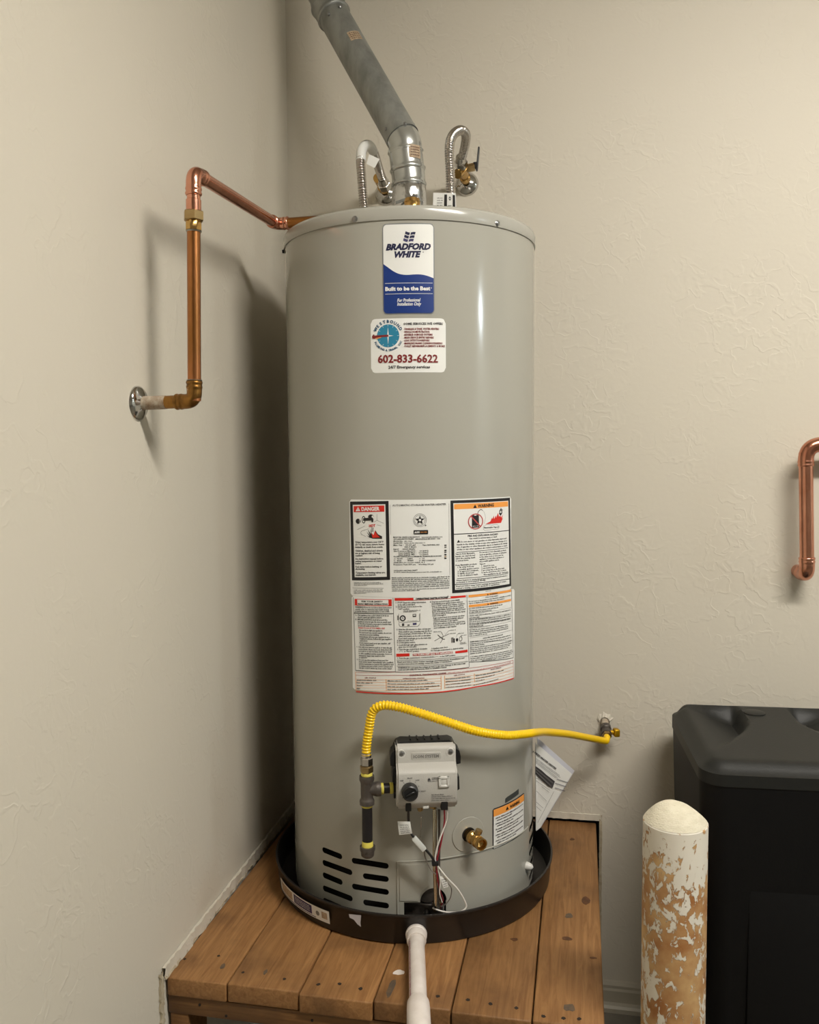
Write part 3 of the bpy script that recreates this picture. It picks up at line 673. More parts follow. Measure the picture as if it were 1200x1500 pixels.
# -- upper instruction label: danger, rating plate, warning
uA = [SZ(512, 733.5), SZ(747.5, 725.5), SZ(752, 872), SZ(514.5, 874)]
zt = sum(p[1] for p in uA[:2])/2; zb = 1.2415
up = sticker('rating_label', rrect(uA[0][0], zb, uA[1][0]+.003, zt, .005), PAPER, .0003, 'white rating label with danger and warning panels')
A = crop(510, 725, 8); B = crop(640, 725, 10); P1 = new_print()
def rect4(P, C, q, m, layer):   # four crop corners: tl, tr, br, bl
    tl, tr, b_r, b_l = [C(*x) for x in q]; P.strip((tl, tr), (b_l, b_r), m, layer)
rect4(P1, A, ((25, 78), (475, 70), (494, 995), (48, 1000)), INK, 1)
rect4(P1, A, ((57, 116), (438, 108), (455, 958), (80, 964)), PAPER, 2)
rect4(P1, A, ((68, 130), (425, 122), (427, 196), (70, 202)), RED, 3)
P1.text('DANGER', A(160, 187), A(372, 181), .0078, PAPER, BOLD, 4); P1.poly([A(92, 191), A(146, 189), A(120, 140)], PAPER, 4)
P1.line([A(120, 155), A(120, 176)], .0010, RED, 5); P1.disc(A(120, 183), .0006, .0006, RED, 5)
# tap, water and hand pictogram
k8 = .00137/8
def el(C, x, y, rx, ry, m, layer, r0=0.0, kk=k8, n=22): P1.disc(C(x, y), rx*kk, ry*kk, m, layer, r0, n)
el(A, 120, 308, 32, 32, INK, 3); el(A, 143, 308, 12, 24, PAPER, 4); el(A, 143, 308, 8, 18, INKG, 5)
el(A, 270, 255, 36, 28, INK, 3); el(A, 290, 262, 14, 22, PAPER, 4)
el(A, 185, 290, 25, 46, INK, 3); el(A, 185, 290, 15, 34, PAPER, 4)
P1.poly([A(180, 272), A(285, 262), A(300, 280), A(298, 318), A(278, 318), A(276, 298), A(180, 304)], INK, 5)
P1.text('HOT', A(247, 376), A(322, 374), .0057, RED, BOLD, 4)
for x_ in (280, 290, 300): P1.line([A(x_, 382), A(x_-4, 432)], .0008, INKG, 4)
P1.poly([A(290, 512), A(400, 516), A(400, 484), A(352, 460), A(318, 408), A(330, 470), A(285, 470), A(262, 392), A(272, 462), A(234, 400), A(258, 472), A(222, 432), A(252, 486), A(218, 474), A(255, 500)], INK, 3)
P1.poly([A(275, 442), A(300, 470), A(318, 420), A(345, 466), A(375, 496), A(290, 502)], RED, 4)
P1.line([A(340, 225), A(340, 298), A(418, 332)], .0005, INK, 3); P1.line([A(340, 298), A(305, 318)], .0005, INK, 3); P1.line([A(340, 350), A(392, 362)], .0005, INK, 3)
P1.line([A(112, 405), A(200, 364)], .0005, INK, 3); P1.line([A(245, 395), A(165, 420), A(150, 440), A(160, 462), A(210, 486)], .0005, INK, 3)
capB = .0036
for t_, x0, y0, x1, y1 in (('Water temperature over 125°F', 86, 562, 416, 558), ('(51°C) can cause severe burns', 88, 590, 425, 587), ('instantly or death from scalds.', 88, 619, 412, 617), ('Children, disabled and elderly', 88, 663, 410, 660), ('are at highest risk of being', 88, 692, 375, 689), ('scalded.', 88, 719, 175, 718), ('See instruction manual before', 88, 757, 415, 755), ('setting temperature at water', 88, 785, 398, 782), ('heater.', 88, 811, 160, 810), ('Feel water before bathing or', 90, 850, 400, 847), ('showering.', 90, 876, 200, 875), ('Temperature limiting valves are', 92, 920, 435, 916), ('available, see manual.', 92, 946, 330, 943)):
    P1.text(t_, A(x0, y0), A(x1, y1), capB, INK, SEMI)
for y_, x_ in ((1030, 388), (1045, 418), (1061, 228), (1118, 405), (1137, 415), (1155, 215)): P1.greek(A(72, y_), A(x_, y_-2), .0017, INKG)
P1.line([A(55, 1087), A(418, 1093)], .0006, INK, 3)
P1.text('AUTOMATIC STORAGE WATER HEATER', A(520, 133), A(1148, 118), .0040, INKG, REG)
P1.line([A(492, 115), A(500, 465)], .0004, INKG, 3); P1.line([A(1180, 100), A(1183, 560)], .0004, INKG, 3); P1.line([A(1183, 560), A(1190, 940)], .0004, INKG, 3)
el(A, 842, 295, 80, 80, INK, 3, .96); el(A, 842, 295, 64, 64, INK, 3, .955)
sc = A(842, 295); P1.poly([(sc[0]+(58 if i % 2 == 0 else 24)*k8*math.cos(PI/2+PI*i/5), sc[1]+(58 if i % 2 == 0 else 24)*k8*math.sin(PI/2+PI*i/5)) for i in range(10)], INK, 4)
P1.disc(sc, 15*k8, 15*k8, PAPER, 5); el(A, 908, 356, 8, 8, INK, 3)
q_ = A(768, 462); q2 = A(938, 410); P1.poly(rrect(q_[0], q_[1], q2[0], q2[1], .0014), INK, 3); P1.text('AHRI', A(778, 449), A(838, 446), .0038, PAPER, BOLD, 4); P1.greek(A(850, 441), A(922, 438), .0018, ORANGE, 4)
MONO = SEMI; cm = .0024
for t_, x0, y0, x1, y1 in (('BRADFORD WHITE CORPORATION', 530, 501, 838, 498), ('www.bradfordwhite.com', 860, 500, 1105, 496), ('200 LAFAYETTE STREET', 533, 524, 770, 521), ('MIDDLEVILLE MI 49333  USA', 790, 523, 1080, 518), ('Model No.', 533, 548, 645, 547), ('Serial No.', 533, 570, 645, 568), ('Max. Cap :', 533, 594, 650, 592), ('50.00 gal', 675, 592, 790, 590), ('Type: NATURAL GAS', 872, 592, 1070, 588), ('189.3 liters', 662, 616, 802, 613), ('Input:', 533, 640, 600, 639), ('40000 Btu/hr', 638, 640, 790, 637), ('Gas Pressures Manifold :', 533, 664, 800, 660), ('4.0 (inWC)', 838, 662, 940, 659), ('Inlet Supply Max :', 592, 685, 800, 682), ('14.0 (inWC)', 830, 684, 940, 680), ('Inlet Supply Min :', 592, 708, 800, 704), ('5.0 (inWC)', 838, 706, 940, 702), ('CLOSEST INSTALLATION MINIMUM CLEARANCES IN INCHES', 533, 728, 1095, 720), ('FRONT', 575, 754, 640, 753), ('LEFT', 700, 753, 760, 752), ('TOP', 865, 752, 898, 751), ('BACK', 575, 776, 628, 775), ('RIGHT', 700, 775, 768, 774), ('VENT CONNECTOR', 862, 774, 1025, 771), ('ANSI Z21.10.1', 535, 799, 690, 797), ('CSA 4.1', 780, 797, 895, 795), ('Pressure: Test 300 psi,', 535, 822, 795, 819), ('Working 150 psi', 825, 819, 1000, 816), ('CATEGORY I NATURAL DRAFT', 535, 892, 815, 888)):
    P1.text(t_, A(x0, y0), A(x1, y1), cm, INK, MONO)
for x0, y0, x1, y1 in ((660, 547, 755, 545), (660, 568, 905, 564), (538, 754, 560, 754), (690, 753, 694, 753), (832, 752, 852, 751), (538, 776, 560, 775), (832, 774, 848, 773), (535, 910, 1098, 902), (700, 797, 772, 796)): P1.greek(A(x0, y0), A(x1, y1), .0020, INKG)
for k in range(6): P1.greek(A(513, 976+k*21.5), A(1188, 960+k*21), .0024, INK, 3, k)
P1.greek(A(516, 1107), A(1186, 1092), .0022, INK, 3, 31); P1.greek(A(516, 1128), A(838, 1122), .0022, INK, 3, 32)
for k, (y_, m_) in enumerate(((590, INKG), (612, GREYD), (650, INK), (672, GREYD), (700, INK), (722, TAN), (742, INK))): rect4(P1, A, ((1127, y_-7), (1152, y_-8), (1152, y_+6), (1127, y_+7)), m_, 3)
# right panel
rect4(P1, B, ((198, 82), (1070, 38), (1086, 1334), (225, 1440)), INK, 1)
rect4(P1, B, ((240, 122), (1043, 84), (1060, 1302), (265, 1390)), PAPER, 2)
rect4(P1, B, ((250, 134), (1036, 92), (1038, 168), (251, 211)), ORANGE, 3)
P1.text('WARNING', B(595, 184), B(830, 166), .0066, INK, BOLD, 4); P1.poly([B(528, 192), B(582, 189), B(555, 140)], INK, 4)
P1.poly([B(510, 298), B(540, 288), B(545, 302), B(572, 304), B(580, 290), B(612, 296), B(616, 474), B(510, 482)], INK, 3); P1.greek(B(522, 465), B(605, 458), .0020, PAPER, 4)
P1.line([B(592, 290), B(602, 245), B(640, 210), B(668, 225)], .0014, INK, 3); P1.line([B(660, 220), B(692, 255), B(710, 330), B(690, 420)], .0004, INKG, 3)
k10 = .00137/10
cx, cy = B(565, 388); hw = abs(B(676, 386)[0]-B(455, 390)[0])/2
P1.disc((cx, cy), hw, hw*.90, REDL, 4, .87, 36); P1.line([(cx-hw*.58, cy+hw*.60), (cx+hw*.62, cy-hw*.58)], .0026, REDL, 4)
P1.poly([B(705, 428), B(780, 388), B(805, 330), B(812, 352), B(830, 302), B(836, 350), B(862, 300), B(866, 335), B(892, 262), B(905, 318), B(925, 300), B(936, 330), B(958, 285), B(950, 350), B(968, 325), B(935, 408)], RED, 3)
P1.disc(B(930, 250), .0046, .0062, INK, 4, .55); P1.poly([B(902, 270), B(955, 262), B(928, 305)], INK, 4); P1.line([B(925, 215), B(930, 192), B(960, 225)], .0010, INK, 4)
P1.text('Flammable Vapors', B(685, 490), B(905, 477), .0032, INK, SEMI)
P1.line([B(680, 455), B(740, 432), B(800, 442), B(870, 430), B(912, 460), B(900, 495), B(820, 505), B(700, 520), B(676, 500), B(680, 455)], .0004, INKG, 3)
P1.line([B(245, 576), B(1052, 518)], .0016, INK, 3)
P1.text('FIRE AND EXPLOSION HAZARD', B(450, 613), B(890, 585), .0037, INK, BOLD)
P1.poly([B(291, 699), B(340, 695), B(315, 656)], INK, 3)
for t_, x0, y0, x1, y1 in (('Can result in serious injury or death', 470, 648, 878, 620), ('Do not store or use gasoline or other flammable vapors and', 345, 697, 1015, 643), ('liquids in the vicinity of this or any other appliance. Storage of or', 290, 738, 1022, 680), ('use of gasoline or other flammable vapors or liquids in the vicinity', 290, 774, 1028, 714), ('of this or any other appliance can result in serious injury or death.', 290, 810, 1028, 749), ('Vapors from flammable', 270, 878, 552, 858), ('liquids can explode and', 270, 911, 556, 890), ('catch fire causing death', 270, 944, 558, 923), ('or serious burns.', 270, 974, 465, 961), ('Do not use or store flammable products', 622, 852, 1010, 817), ('such as gasoline, solvents or adhesives', 622, 886, 1015, 850), ('in the same room or area near the', 622, 919, 970, 887), ('appliance, or any other appliance or', 622, 952, 978, 917), ('any possible ignition source.', 622, 984, 910, 957), ('Keep flammable products:', 272, 1040, 585, 1018), ('1. far away from any', 302, 1069, 542, 1051), ('possible ignition source,', 330, 1100, 614, 1078), ('2. in approved containers,', 302, 1131, 608, 1108), ('3. tightly closed and', 302, 1162, 540, 1144), ("4. out of children's reach.", 302, 1194, 600, 1170), ('Vapors:', 622, 1022, 708, 1014), ('1. cannot be seen,', 650, 1052, 840, 1034), ('2. are heavier than air,', 650, 1083, 875, 1061), ('3. go a long way on the floor and', 650, 1114, 978, 1082), ('4. can be carried from other rooms to', 650, 1146, 1012, 1108), ('the appliance by air currents.', 680, 1176, 1046, 1136), ('Water heaters in residential garages must be installed and located so', 282, 1263, 1028, 1188), ('protected, to avoid physical damage.', 282, 1293, 714, 1252), ('Read and follow water heater warnings and instructions. If owners', 282, 1348, 1010, 1272), ('manual is missing, contact the distributor or manufacturer.', 282, 1378, 918, 1312)):
    P1.text(t_, B(x0, y0), B(x1, y1), .0031, INK, SEMI)
P1.line([B(285, 842), B(1035, 772)], .0011, INK, 3); P1.line([B(292, 1226), B(1040, 1150)], .0011, INK, 3); P1.line([B(262, 1313), B(1062, 1228)], .0014, INK, 3)
PRINTS.append((P1, up))

# -- lower operating label
lo = sticker('instruction_label', rrect(SZ(518, 940)[0]-.003, SZ(600, 1014.5)[1], SZ(753, 930)[0]+.002, 1.2412, .004), PAPER, .0003, 'white operating instruction label with red bands')
C_ = crop(510, 870, 12.5); D_ = crop(575, 870, 10.43); E_ = crop(680, 860, 13.64); F_ = crop(510, 955, 4.8); P2 = new_print()
P2.line([C_(100, 60), C_(140, 1400)], .0009, INKG, 2); P2.line([C_(825, 75), C_(868, 1420)], .0009, INKG, 2); P2.line([C_(115, 348), C_(830, 360)], .0014, INK, 2)
P2.line([C_(138, 1398), C_(865, 1424)], .0011, INK, 2); P2.line([D_(45, 1192), D_(1165, 1120)], .0011, INK, 2); P2.line([E_(95, 1498), E_(980, 1410)], .0011, INK, 2)
P2.line([D_(1135, 15), D_(1170, 1115)], .0009, INKG, 2); P2.line([E_(940, 45), E_(978, 1405)], .0010, INKG, 2)
rect4(P2, C_, ((125, 90), (800, 98), (802, 222), (128, 208)), RED, 2); rect4(P2, C_, ((172, 102), (740, 108), (742, 208), (174, 200)), PAPER, 3)
P2.text('FOR YOUR SAFETY', C_(250, 148), C_(640, 152), .0030, INK, BOLD, 4); P2.text('READ BEFORE OPERATING', C_(185, 192), C_(728, 198), .0030, INK, BOLD, 4)
c9 = .0029
for t_, x0, y0, x1, y1, m_ in (('WARNING: If you do not follow these instructions', 135, 250, 800, 260, INK), ('exactly, a fire or explosion may result causing', 135, 288, 750, 296, INK), ('property damage, personal injury or loss of life.', 135, 324, 765, 332, INK), ('A.', 140, 396, 162, 396, INK), ('This appliance has a pilot which is lit by an', 178, 396, 748, 407, INK), ('electric spark gas ignition system.', 178, 434, 625, 442, INK), ('B.', 140, 474, 162, 474, INK), ('BEFORE LIGHTING smell all around the', 178, 476, 722, 485, INK), ('appliance area for gas. Be sure to smell next', 182, 514, 788, 525, INK), ('to the floor because some gas is heavier than', 184, 552, 800, 563, INK), ('air and will settle on the floor.', 186, 590, 568, 598, INK), ('WHAT TO DO IF YOU SMELL GAS', 186, 630, 676, 640, RED), ('Do not try to light any appliance.', 210, 672, 634, 682, INK), ('Do not touch any electric switch, do not use', 210, 712, 800, 725, INK), ('any phone in your building.', 215, 752, 575, 760, INK), ('Immediately call your gas supplier from a', 212, 792, 765, 802, INK), ("neighbor's phone. Follow the gas supplier's", 218, 828, 808, 838, INK), ('instructions.', 220, 866, 362, 868, INK), ('If you cannot reach your gas supplier, call', 214, 904, 776, 916, INK), ('the fire department.', 222, 942, 478, 946, INK), ('C.', 158, 976, 180, 976, INK), ('Use only your hand to push in or turn the gas', 194, 980, 805, 994, INK), ('control knob. Never use tools. If the knob will', 196, 1020, 806, 1032, INK), ("not push in or turn by hand, don't try to repair", 198, 1056, 808, 1068, INK), ('it, call a qualified service technician. Force or', 200, 1096, 808, 1110, INK), ('attempted repair may result in a fire', 200, 1136, 678, 1146, INK), ('or explosion.', 202, 1172, 358, 1174, INK), ('D.', 166, 1208, 186, 1208, INK), ('Do not use this appliance if any part has', 200, 1214, 738, 1226, INK), ('been under water. Immediately call a qualified', 204, 1250, 826, 1264, INK), ('service technician to inspect the appliance and', 204, 1288, 834, 1302, INK), ('to replace any part of the control system and', 206, 1326, 812, 1340, INK), ('any gas control which has been under water.', 206, 1362, 810, 1376, INK)):
    P2.text(t_, C_(x0, y0), C_(x1, y1), c9, m_, SEMI)
# middle column
rect4(P2, D_, ((35, 62), (320, 58), (322, 98), (36, 103)), RED, 2); rect4(P2, D_, ((885, 36), (1118, 20), (1120, 48), (887, 68)), RED, 2); P2.line([D_(322, 97), D_(887, 67)], .0007, REDL, 2)
P2.text('OPERATING INSTRUCTIONS', D_(355, 88), D_(842, 66), .0037, INK, BOLD)
P2.poly([D_(836, 50), D_(846, 12), D_(852, 50)], INK, 3)
cD = .0029
for t_, x0, y0, x1, y1 in (('1. STOP! Read the safety information', 52, 140, 512, 134), ('at the left on this label.', 82, 174, 348, 170), ('2. Set the gas control knob to the', 52, 204, 452, 198), ('"OFF" position.', 86, 240, 262, 236), ('3. Wait five (5) minutes to clear out any gas.', 64, 552, 586, 537), ('Then smell for gas, including near the floor.', 94, 586, 605, 571), ('If you smell gas, STOP! Follow "B" in the', 94, 618, 592, 605), ('safety information at the left on this label.', 94, 654, 584, 640), ("If you don't smell gas, go to the next step.", 94, 690, 594, 676), ('4. Remove outer door.', 70, 722, 330, 714), ('5. Locate igniter button.', 72, 752, 350, 745), ('6. Look through sight glass window on', 74, 788, 530, 775), ('inner door to view pilot.', 96, 820, 372, 812), ('7. Turn the gas control knob clockwise', 76, 856, 532, 842), ('to "PILOT" position.', 178, 888, 410, 880), ('8. Depress and hold in gas control knob.', 572, 132, 1030, 97), ('Immediately press igniter button until you', 600, 160, 1072, 127), ('hear a "click" sound, then release. Continue', 600, 192, 1100, 154), ('to hold down the gas control knob until the', 604, 222, 1085, 184), ('status light blinks. Release the gas control', 606, 252, 1086, 214), ('knob. It should pop back out. Check to see if', 606, 282, 1112, 240), ('the pilot is still lit. If the pilot goes out, repeat', 608, 312, 1110, 272), ('steps 3 through 8.', 608, 342, 815, 326), ('If gas control knob does not pop out when', 622, 376, 1096, 336), ('released, stop and immediately call your', 624, 404, 1084, 368), ('service technician or gas supplier.', 626, 434, 1004, 404), ('If the pilot will not stay lit after several tries,', 626, 466, 1108, 424), ('turn the gas control knob to "OFF" and call', 628, 496, 1108, 456), ('your technician or gas supplier.', 630, 528, 980, 498), ('9. Replace outer door.', 596, 842, 846, 818), ('10. Turn gas control knob to desired setting.', 588, 874, 1082, 830), ('1. Turn the gas control knob counterclockwise', 78, 990, 640, 966), ('to the "OFF" position.', 722, 964, 960, 942), ('Read and follow water heater warnings and instructions. If installation and', 78, 1048, 1094, 986), ('operation instructions are missing, contact the retailer or manufacturer.', 80, 1078, 912, 1034), ('WARNING: Do not apply line voltage (power) to gas valve. Damage to the control may', 82, 1136, 1114, 1066), ('result and will nullify the warranty. Refer to installation manual.', 84, 1166, 830, 1124)):
    P2.text(t_, D_(x0, y0), D_(x1, y1), cD, INK, SEMI)
rect4(P2, D_, ((60, 912), (260, 906), (262, 950), (62, 958)), RED, 2); rect4(P2, D_, ((958, 876), (1144, 848), (1146, 888), (960, 908)), RED, 2)
rect4(P2, D_, ((310, 912), (918, 874), (920, 908), (312, 946)), REDL, 2); P2.text('TO TURN OFF GAS TO APPLIANCE', D_(318, 940), D_(912, 902), .0034, PAPER, BOLD)
for a_, b_ in (((64, 1008), (1148, 940)), ((64, 1018), (1148, 950)), ((66, 1098), (1150, 1024)), ((66, 1108), (1152, 1034))): P2.line([D_(*a_), D_(*b_)], .0004, INK, 2)
P2.line([D_(105, 888), D_(112, 874), D_(130, 870), D_(150, 874), D_(158, 888)], .0005, INK, 3); P2.line([D_(645, 968), D_(655, 955), D_(680, 950), D_(700, 958)], .0005, INK, 3)
# little drawings of the valve and the igniter
P2.disc(D_(158, 370), .0062, .0062, INK, 2, .62); P2.line([D_(150, 355), D_(165, 380)], .0011, INK, 3)
P2.line([D_(96, 300), D_(98, 432), D_(410, 420), D_(412, 305)], .0006, INK, 2); P2.line([D_(100, 445), D_(108, 490), D_(160, 500), D_(390, 492), D_(412, 465)], .0007, INK, 2); P2.line([D_(412, 300), D_(424, 300), D_(428, 440), D_(412, 465)], .0005, GREYD, 2)
rect4(P2, D_, ((308, 308), (362, 304), (362, 350), (310, 352)), INKG, 2); rect4(P2, D_, ((318, 318), (352, 316), (352, 330), (318, 332)), PAPER, 3)
rect4(P2, D_, ((146, 450), (180, 448), (180, 488), (148, 490)), INKG, 2); rect4(P2, D_, ((312, 444), (368, 440), (368, 470), (312, 474)), PURPLE, 2); rect4(P2, D_, ((230, 466), (262, 464), (262, 486), (230, 488)), GREYD, 2)
rect4(P2, D_, ((74, 330), (96, 330), (98, 400), (76, 400)), GREYD, 2); P2.greek(D_(170, 262), D_(425, 254), .0020, INKG); P2.greek(D_(165, 280), D_(370, 272), .0020, INKG); P2.greek(D_(232, 414), D_(388, 408), .0012, INKG)
P2.line([D_(640, 718), D_(720, 672), D_(800, 640), D_(860, 610)], .0012, GREYD, 2); P2.line([D_(730, 748), D_(760, 700), D_(775, 640), D_(745, 578)], .0009, INKG, 2); P2.line([D_(690, 625), D_(770, 690), D_(800, 690)], .0016, INKG, 2); P2.line([D_(790, 640), D_(860, 560), D_(880, 558)], .0004, INK, 2)
for x0, y0, x1, y1 in ((625, 586, 738, 578), (880, 560, 970, 552), (870, 612, 965, 602), (1000, 610, 1090, 600), (1040, 640, 1130, 628), (1030, 770, 1128, 756), (1030, 752, 1110, 742)): P2.greek(D_(x0, y0), D_(x1, y1), .0018, INKG)
rect4(P2, D_, ((895, 668), (930, 660), (934, 740), (898, 745)), GREYD, 2); rect4(P2, D_, ((930, 680), (950, 676), (950, 742), (932, 745)), INK, 2); P2.disc(D_(985, 700), .0026, .0038, INK, 2); P2.disc(D_(1040, 685), .0038, .0056, GREYD, 2, .7); P2.line([D_(975, 660), D_(985, 618), D_(1005, 610)], .0004, INK, 2)
# right column
rect4(P2, E_, ((86, 158), (930, 46), (932, 88), (88, 206)), ORANGE, 2); rect4(P2, E_, ((92, 356), (930, 234), (932, 275), (94, 406)), ORANGE, 2)
for x_, y_ in ((450, 160), (455, 352)): P2.text('WARNING', E_(x_+54, y_-6), E_(x_+215, y_-28), .0026, INK, BOLD); P2.poly([E_(x_, y_+4), E_(x_+36, y_-2), E_(x_+16, y_-32)], INK, 3)
P2.text('FOR YOUR SAFETY', E_(425, 212), E_(678, 178), .0022, INK, SEMI); P2.text('NOTICE', E_(425, 90), E_(530, 76), .0016, INKG, SEMI)
P2.text('Do not store or use gasoline or other flammable, combustible or corrosive', E_(90, 298), E_(925, 168), .0024, INK, SEMI); P2.text('vapors or liquids in the vicinity of this or any other appliance.', E_(90, 334), E_(800, 236), .0024, INK, SEMI)
for x0, y0, x1, y1 in ((160, 430, 760, 355), (92, 445, 150, 436), (98, 482, 680, 410), (98, 516, 545, 466), (100, 585, 918, 462), (98, 625, 300, 602), (98, 668, 925, 548), (98, 702, 928, 586), (98, 738, 925, 628), (98, 765, 925, 640), (98, 800, 380, 770), (100, 865, 858, 758), (100, 905, 882, 790), (100, 945, 884, 828), (102, 985, 455, 940), (370, 1030, 765, 956), (110, 1105, 915, 968), (110, 1145, 935, 1010), (112, 1182, 405, 1145), (112, 1225, 940, 1080), (112, 1262, 935, 1125), (114, 1300, 905, 1165), (114, 1340, 870, 1210), (120, 1402, 960, 1258), (122, 1440, 960, 1295), (124, 1478, 945, 1335), (350, 1480, 905, 1385)): P2.greek(E_(x0, y0), E_(x1, y1), .0024, INK)
for a_, b_ in (((95, 530), (930, 410)), ((95, 545), (400, 510)), ((98, 635), (935, 510)), ((98, 650), (500, 596)), ((105, 812), (940, 676)), ((105, 826), (520, 772)), ((110, 1012), (942, 856)), ((112, 1075), (960, 1055)), ): P2.line([E_(*a_), E_(*b_)], .0004, INKG, 2)
# diagnostic table at the foot
P2.line([F_(53, 142), F_(330, 140), F_(660, 130), F_(960, 98), F_(1158, 58)], .0007, REDL, 2); P2.line([F_(55, 162), F_(330, 163), F_(660, 158), F_(960, 122), F_(1160, 76)], .0007, REDL, 2)
P2.line([F_(53, 140), F_(58, 272)], .0009, ORANGE, 2); P2.line([F_(1158, 56), F_(1163, 182)], .0009, REDL, 2)
P2.line([F_(58, 278), F_(330, 292), F_(660, 280), F_(900, 244), F_(1163, 184)], .0024, RED, 2)
P2.text('CONTROL DIAGNOSTIC CODES', F_(432, 168), F_(690, 152), .0030, MAROON, BOLD); P2.greek(F_(700, 150), F_(1140, 76), .0018, REDL)
for x0, y0, x1, y1 in ((57, 190, 655, 190), (58, 208, 655, 208), (58, 229, 655, 226), (58, 248, 655, 246), (60, 268, 655, 264)): P2.line([F_(x0, y0+1), F_(x0+(x1-x0)*.5, (y0+y1)/2+3), F_(x1, y1-6)], .0005, ORANGE, 2)
for x_ , y0, y1 in ((268, 192, 272), (653, 168, 262), (678, 166, 258), (886, 150, 212)): P2.line([F_(x_, y0), F_(x_+2, y1)], .0010, ORANGE, 2)
for y_ in (0, 22, 44, 66): P2.line([F_(682, 184+y_), F_(900, 160+y_), F_(1160, 100+y_)], .0005, ORANGE, 2)
P2.text('LED STATUS', F_(120, 184), F_(198, 186), .0024, MAROON, SEMI); P2.text('OPERATIONAL STATUS', F_(384, 190), F_(536, 186), .0024, MAROON, SEMI); P2.text('LED STATUS', F_(745, 168), F_(820, 160), .0024, MAROON, SEMI); P2.text('FAULT STATUS', F_(1000, 128), F_(1074, 112), .0024, MAROON, SEMI)
for k, (x_, y_) in enumerate(((200, 200), (172, 219), (105, 238), (88, 258))): P2.greek(F_(62, y_), F_(x_, y_+2), .0023, INK, 3, k)
for k, (x_, y_) in enumerate(((560, 206), (608, 226), (640, 246), (566, 266))): P2.greek(F_(278, y_), F_(x_, y_-6), .0023, INK, 3, k+9)
for k, y_ in enumerate((194, 213, 232, 252)): P2.greek(F_(686, y_), F_(862, y_-18), .0023, INK, 3, k+21)
for k, (x_, y_) in enumerate(((1090, 170), (1030, 190), (960, 208))): P2.greek(F_(896, y_), F_(x_, y_-(x_-896)*.2), .0023, INK, 3, k+40)
P2.greek(F_(880, 236), F_(1055, 192), .0023, INK, 3, 50)
PRINTS.append((P2, lo))

# -- small warning sticker low on the right
wA = [SZ(721.5, 1186), SZ(768, 1166.5), SZ(768.5, 1225), SZ(722, 1239)]
s0, s1 = wA[0][0], wA[1][0]; z0, z1 = .674, .766
w3 = sticker('warning_sticker', rrect(s0, z0, s1, z1, .003), INK, .0003, 'small orange and white warning sticker')
P3 = new_print(); P3.rect(s0+.003, z0+.0025, s1-.003, z1-.0025, PAPER, 1); P3.rect(s0+.003, z1-.018, s1-.003, z1-.0025, ORANGE, 2)
L = s1-s0; P3.text('WARNING', (s0+.45*L, z1-.0145), (s0+.78*L, z1-.0145), .0072, INK, BOLD); P3.poly([(s0+.33*L, z1-.0145), (s0+.42*L, z1-.0145), (s0+.375*L, z1-.0065)], INK, 3)
for k in range(12):
    if k in (11,): continue
    z = z1-.0245-k*.0056-(.0016*(k//2)); P3.greek((s0+.07*L+(.004 if k % 2 else 0), z), (s0+L*(.93 if k % 2 == 0 else random.Random(k).uniform(.45, .9)), z), .0032, INK, 3, k+60) if z > z0+.006 else None
PRINTS.append((P3, w3))
PRINTS.append((PANSTICK, None))
flush_text()
for P_, par in PRINTS:
    if par is not None:
        o = P_.build('label_print', None); o.parent = par; o.matrix_parent_inverse = Matrix.Identity(4)
        # the sticker is itself a child of the heater and keeps world coordinates in its mesh
    else: P_.build('pan_sticker', pan)

# ---- gas control valve on the front of the jacket
av = math.radians(15.45); VN = Vector((math.sin(av), -math.cos(av), 0)); VT = Vector((math.cos(av), math.sin(av), 0)); VZ = Vector((0, 0, 1))
VO = Vector((HX, HY, .886))+VN*R
def vp(t, z, n): return VO+VT*t+VZ*z+VN*n
ctrl = ob('gas_control', (lambda pr: prism(pr, lambda a, b, d: vp(d, b, a), -.0615, .0615))([(.004, .0575), (.044, .0575), (.049, .054), (.051, .049), (.054, .025), (.060, .021), (.0745, .013), (.077, .008), (.0775, -.048), (.0755, -.053), (.062, -.0665), (.058, -.068), (.004, -.068)][::-1]), GREYP, heater, 35)
bm = bmesh.new(); bm.from_mesh(ctrl.data); bmesh.ops.bevel(bm, geom=[e for e in bm.edges if e.calc_face_angle(0) > .9], offset=.0035, segments=3, affect='EDGES'); bm.to_mesh(ctrl.data); bm.free()
ctrl.data.polygons.foreach_set('use_smooth', [True]*len(ctrl.data.polygons)); ctrl.data.set_sharp_from_angle(angle=math.radians(35))
ctrl['label'] = 'light grey gas control valve housing'
ob('gasket', prism([(-.0655, -.02), (-.0655, -.058), (.0655, -.058), (.0655, -.02), (.0665, .04), (.060, .056), (.050, .0615), (-.050, .0615), (-.060, .056), (-.0665, .04)], lambda a, b, d: vp(a, b, d), -.012, .030), BLACKP, ctrl, 30)
for s in (-1, 1):
    ob('clip', prism([(0, .047), (.006*s, .042), (.0085*s, .032), (.0085*s, .016), (0, .014)][::s], lambda a, b, d: vp(s*.064+a, b, d), .004, .042), BLACKP, ctrl, 30)
    ob('clip', prism([(0, .0), (.005*s, -.004), (.006*s, -.03), (0, -.034)][::s], lambda a, b, d: vp(s*.063+a, b+(.015 if s < 0 else -.005), d), .004, .05), BLACKP, ctrl, 30)
    ob('screw_pocket', lathe([(.0085, 0), (.0085, .0035), (.0065, .0035), (.0065, .001)], vp(s*.050, .0435, .0495), VN, 18), GREYL, ctrl)
    ob('screw', lathe([(.0045, 0), (.0045, .0035), (.003, .0045)], vp(s*.050, .0435, .0500), VN, 14), SCREW, ctrl)
for t in (-.03, -.015, 0, .015, .03): ob('gasket_rib', box(vp(t, .0625, .008), (.003, .03, .003), .0005, 1, (VT, VN, VZ)), BLACKP, ctrl)
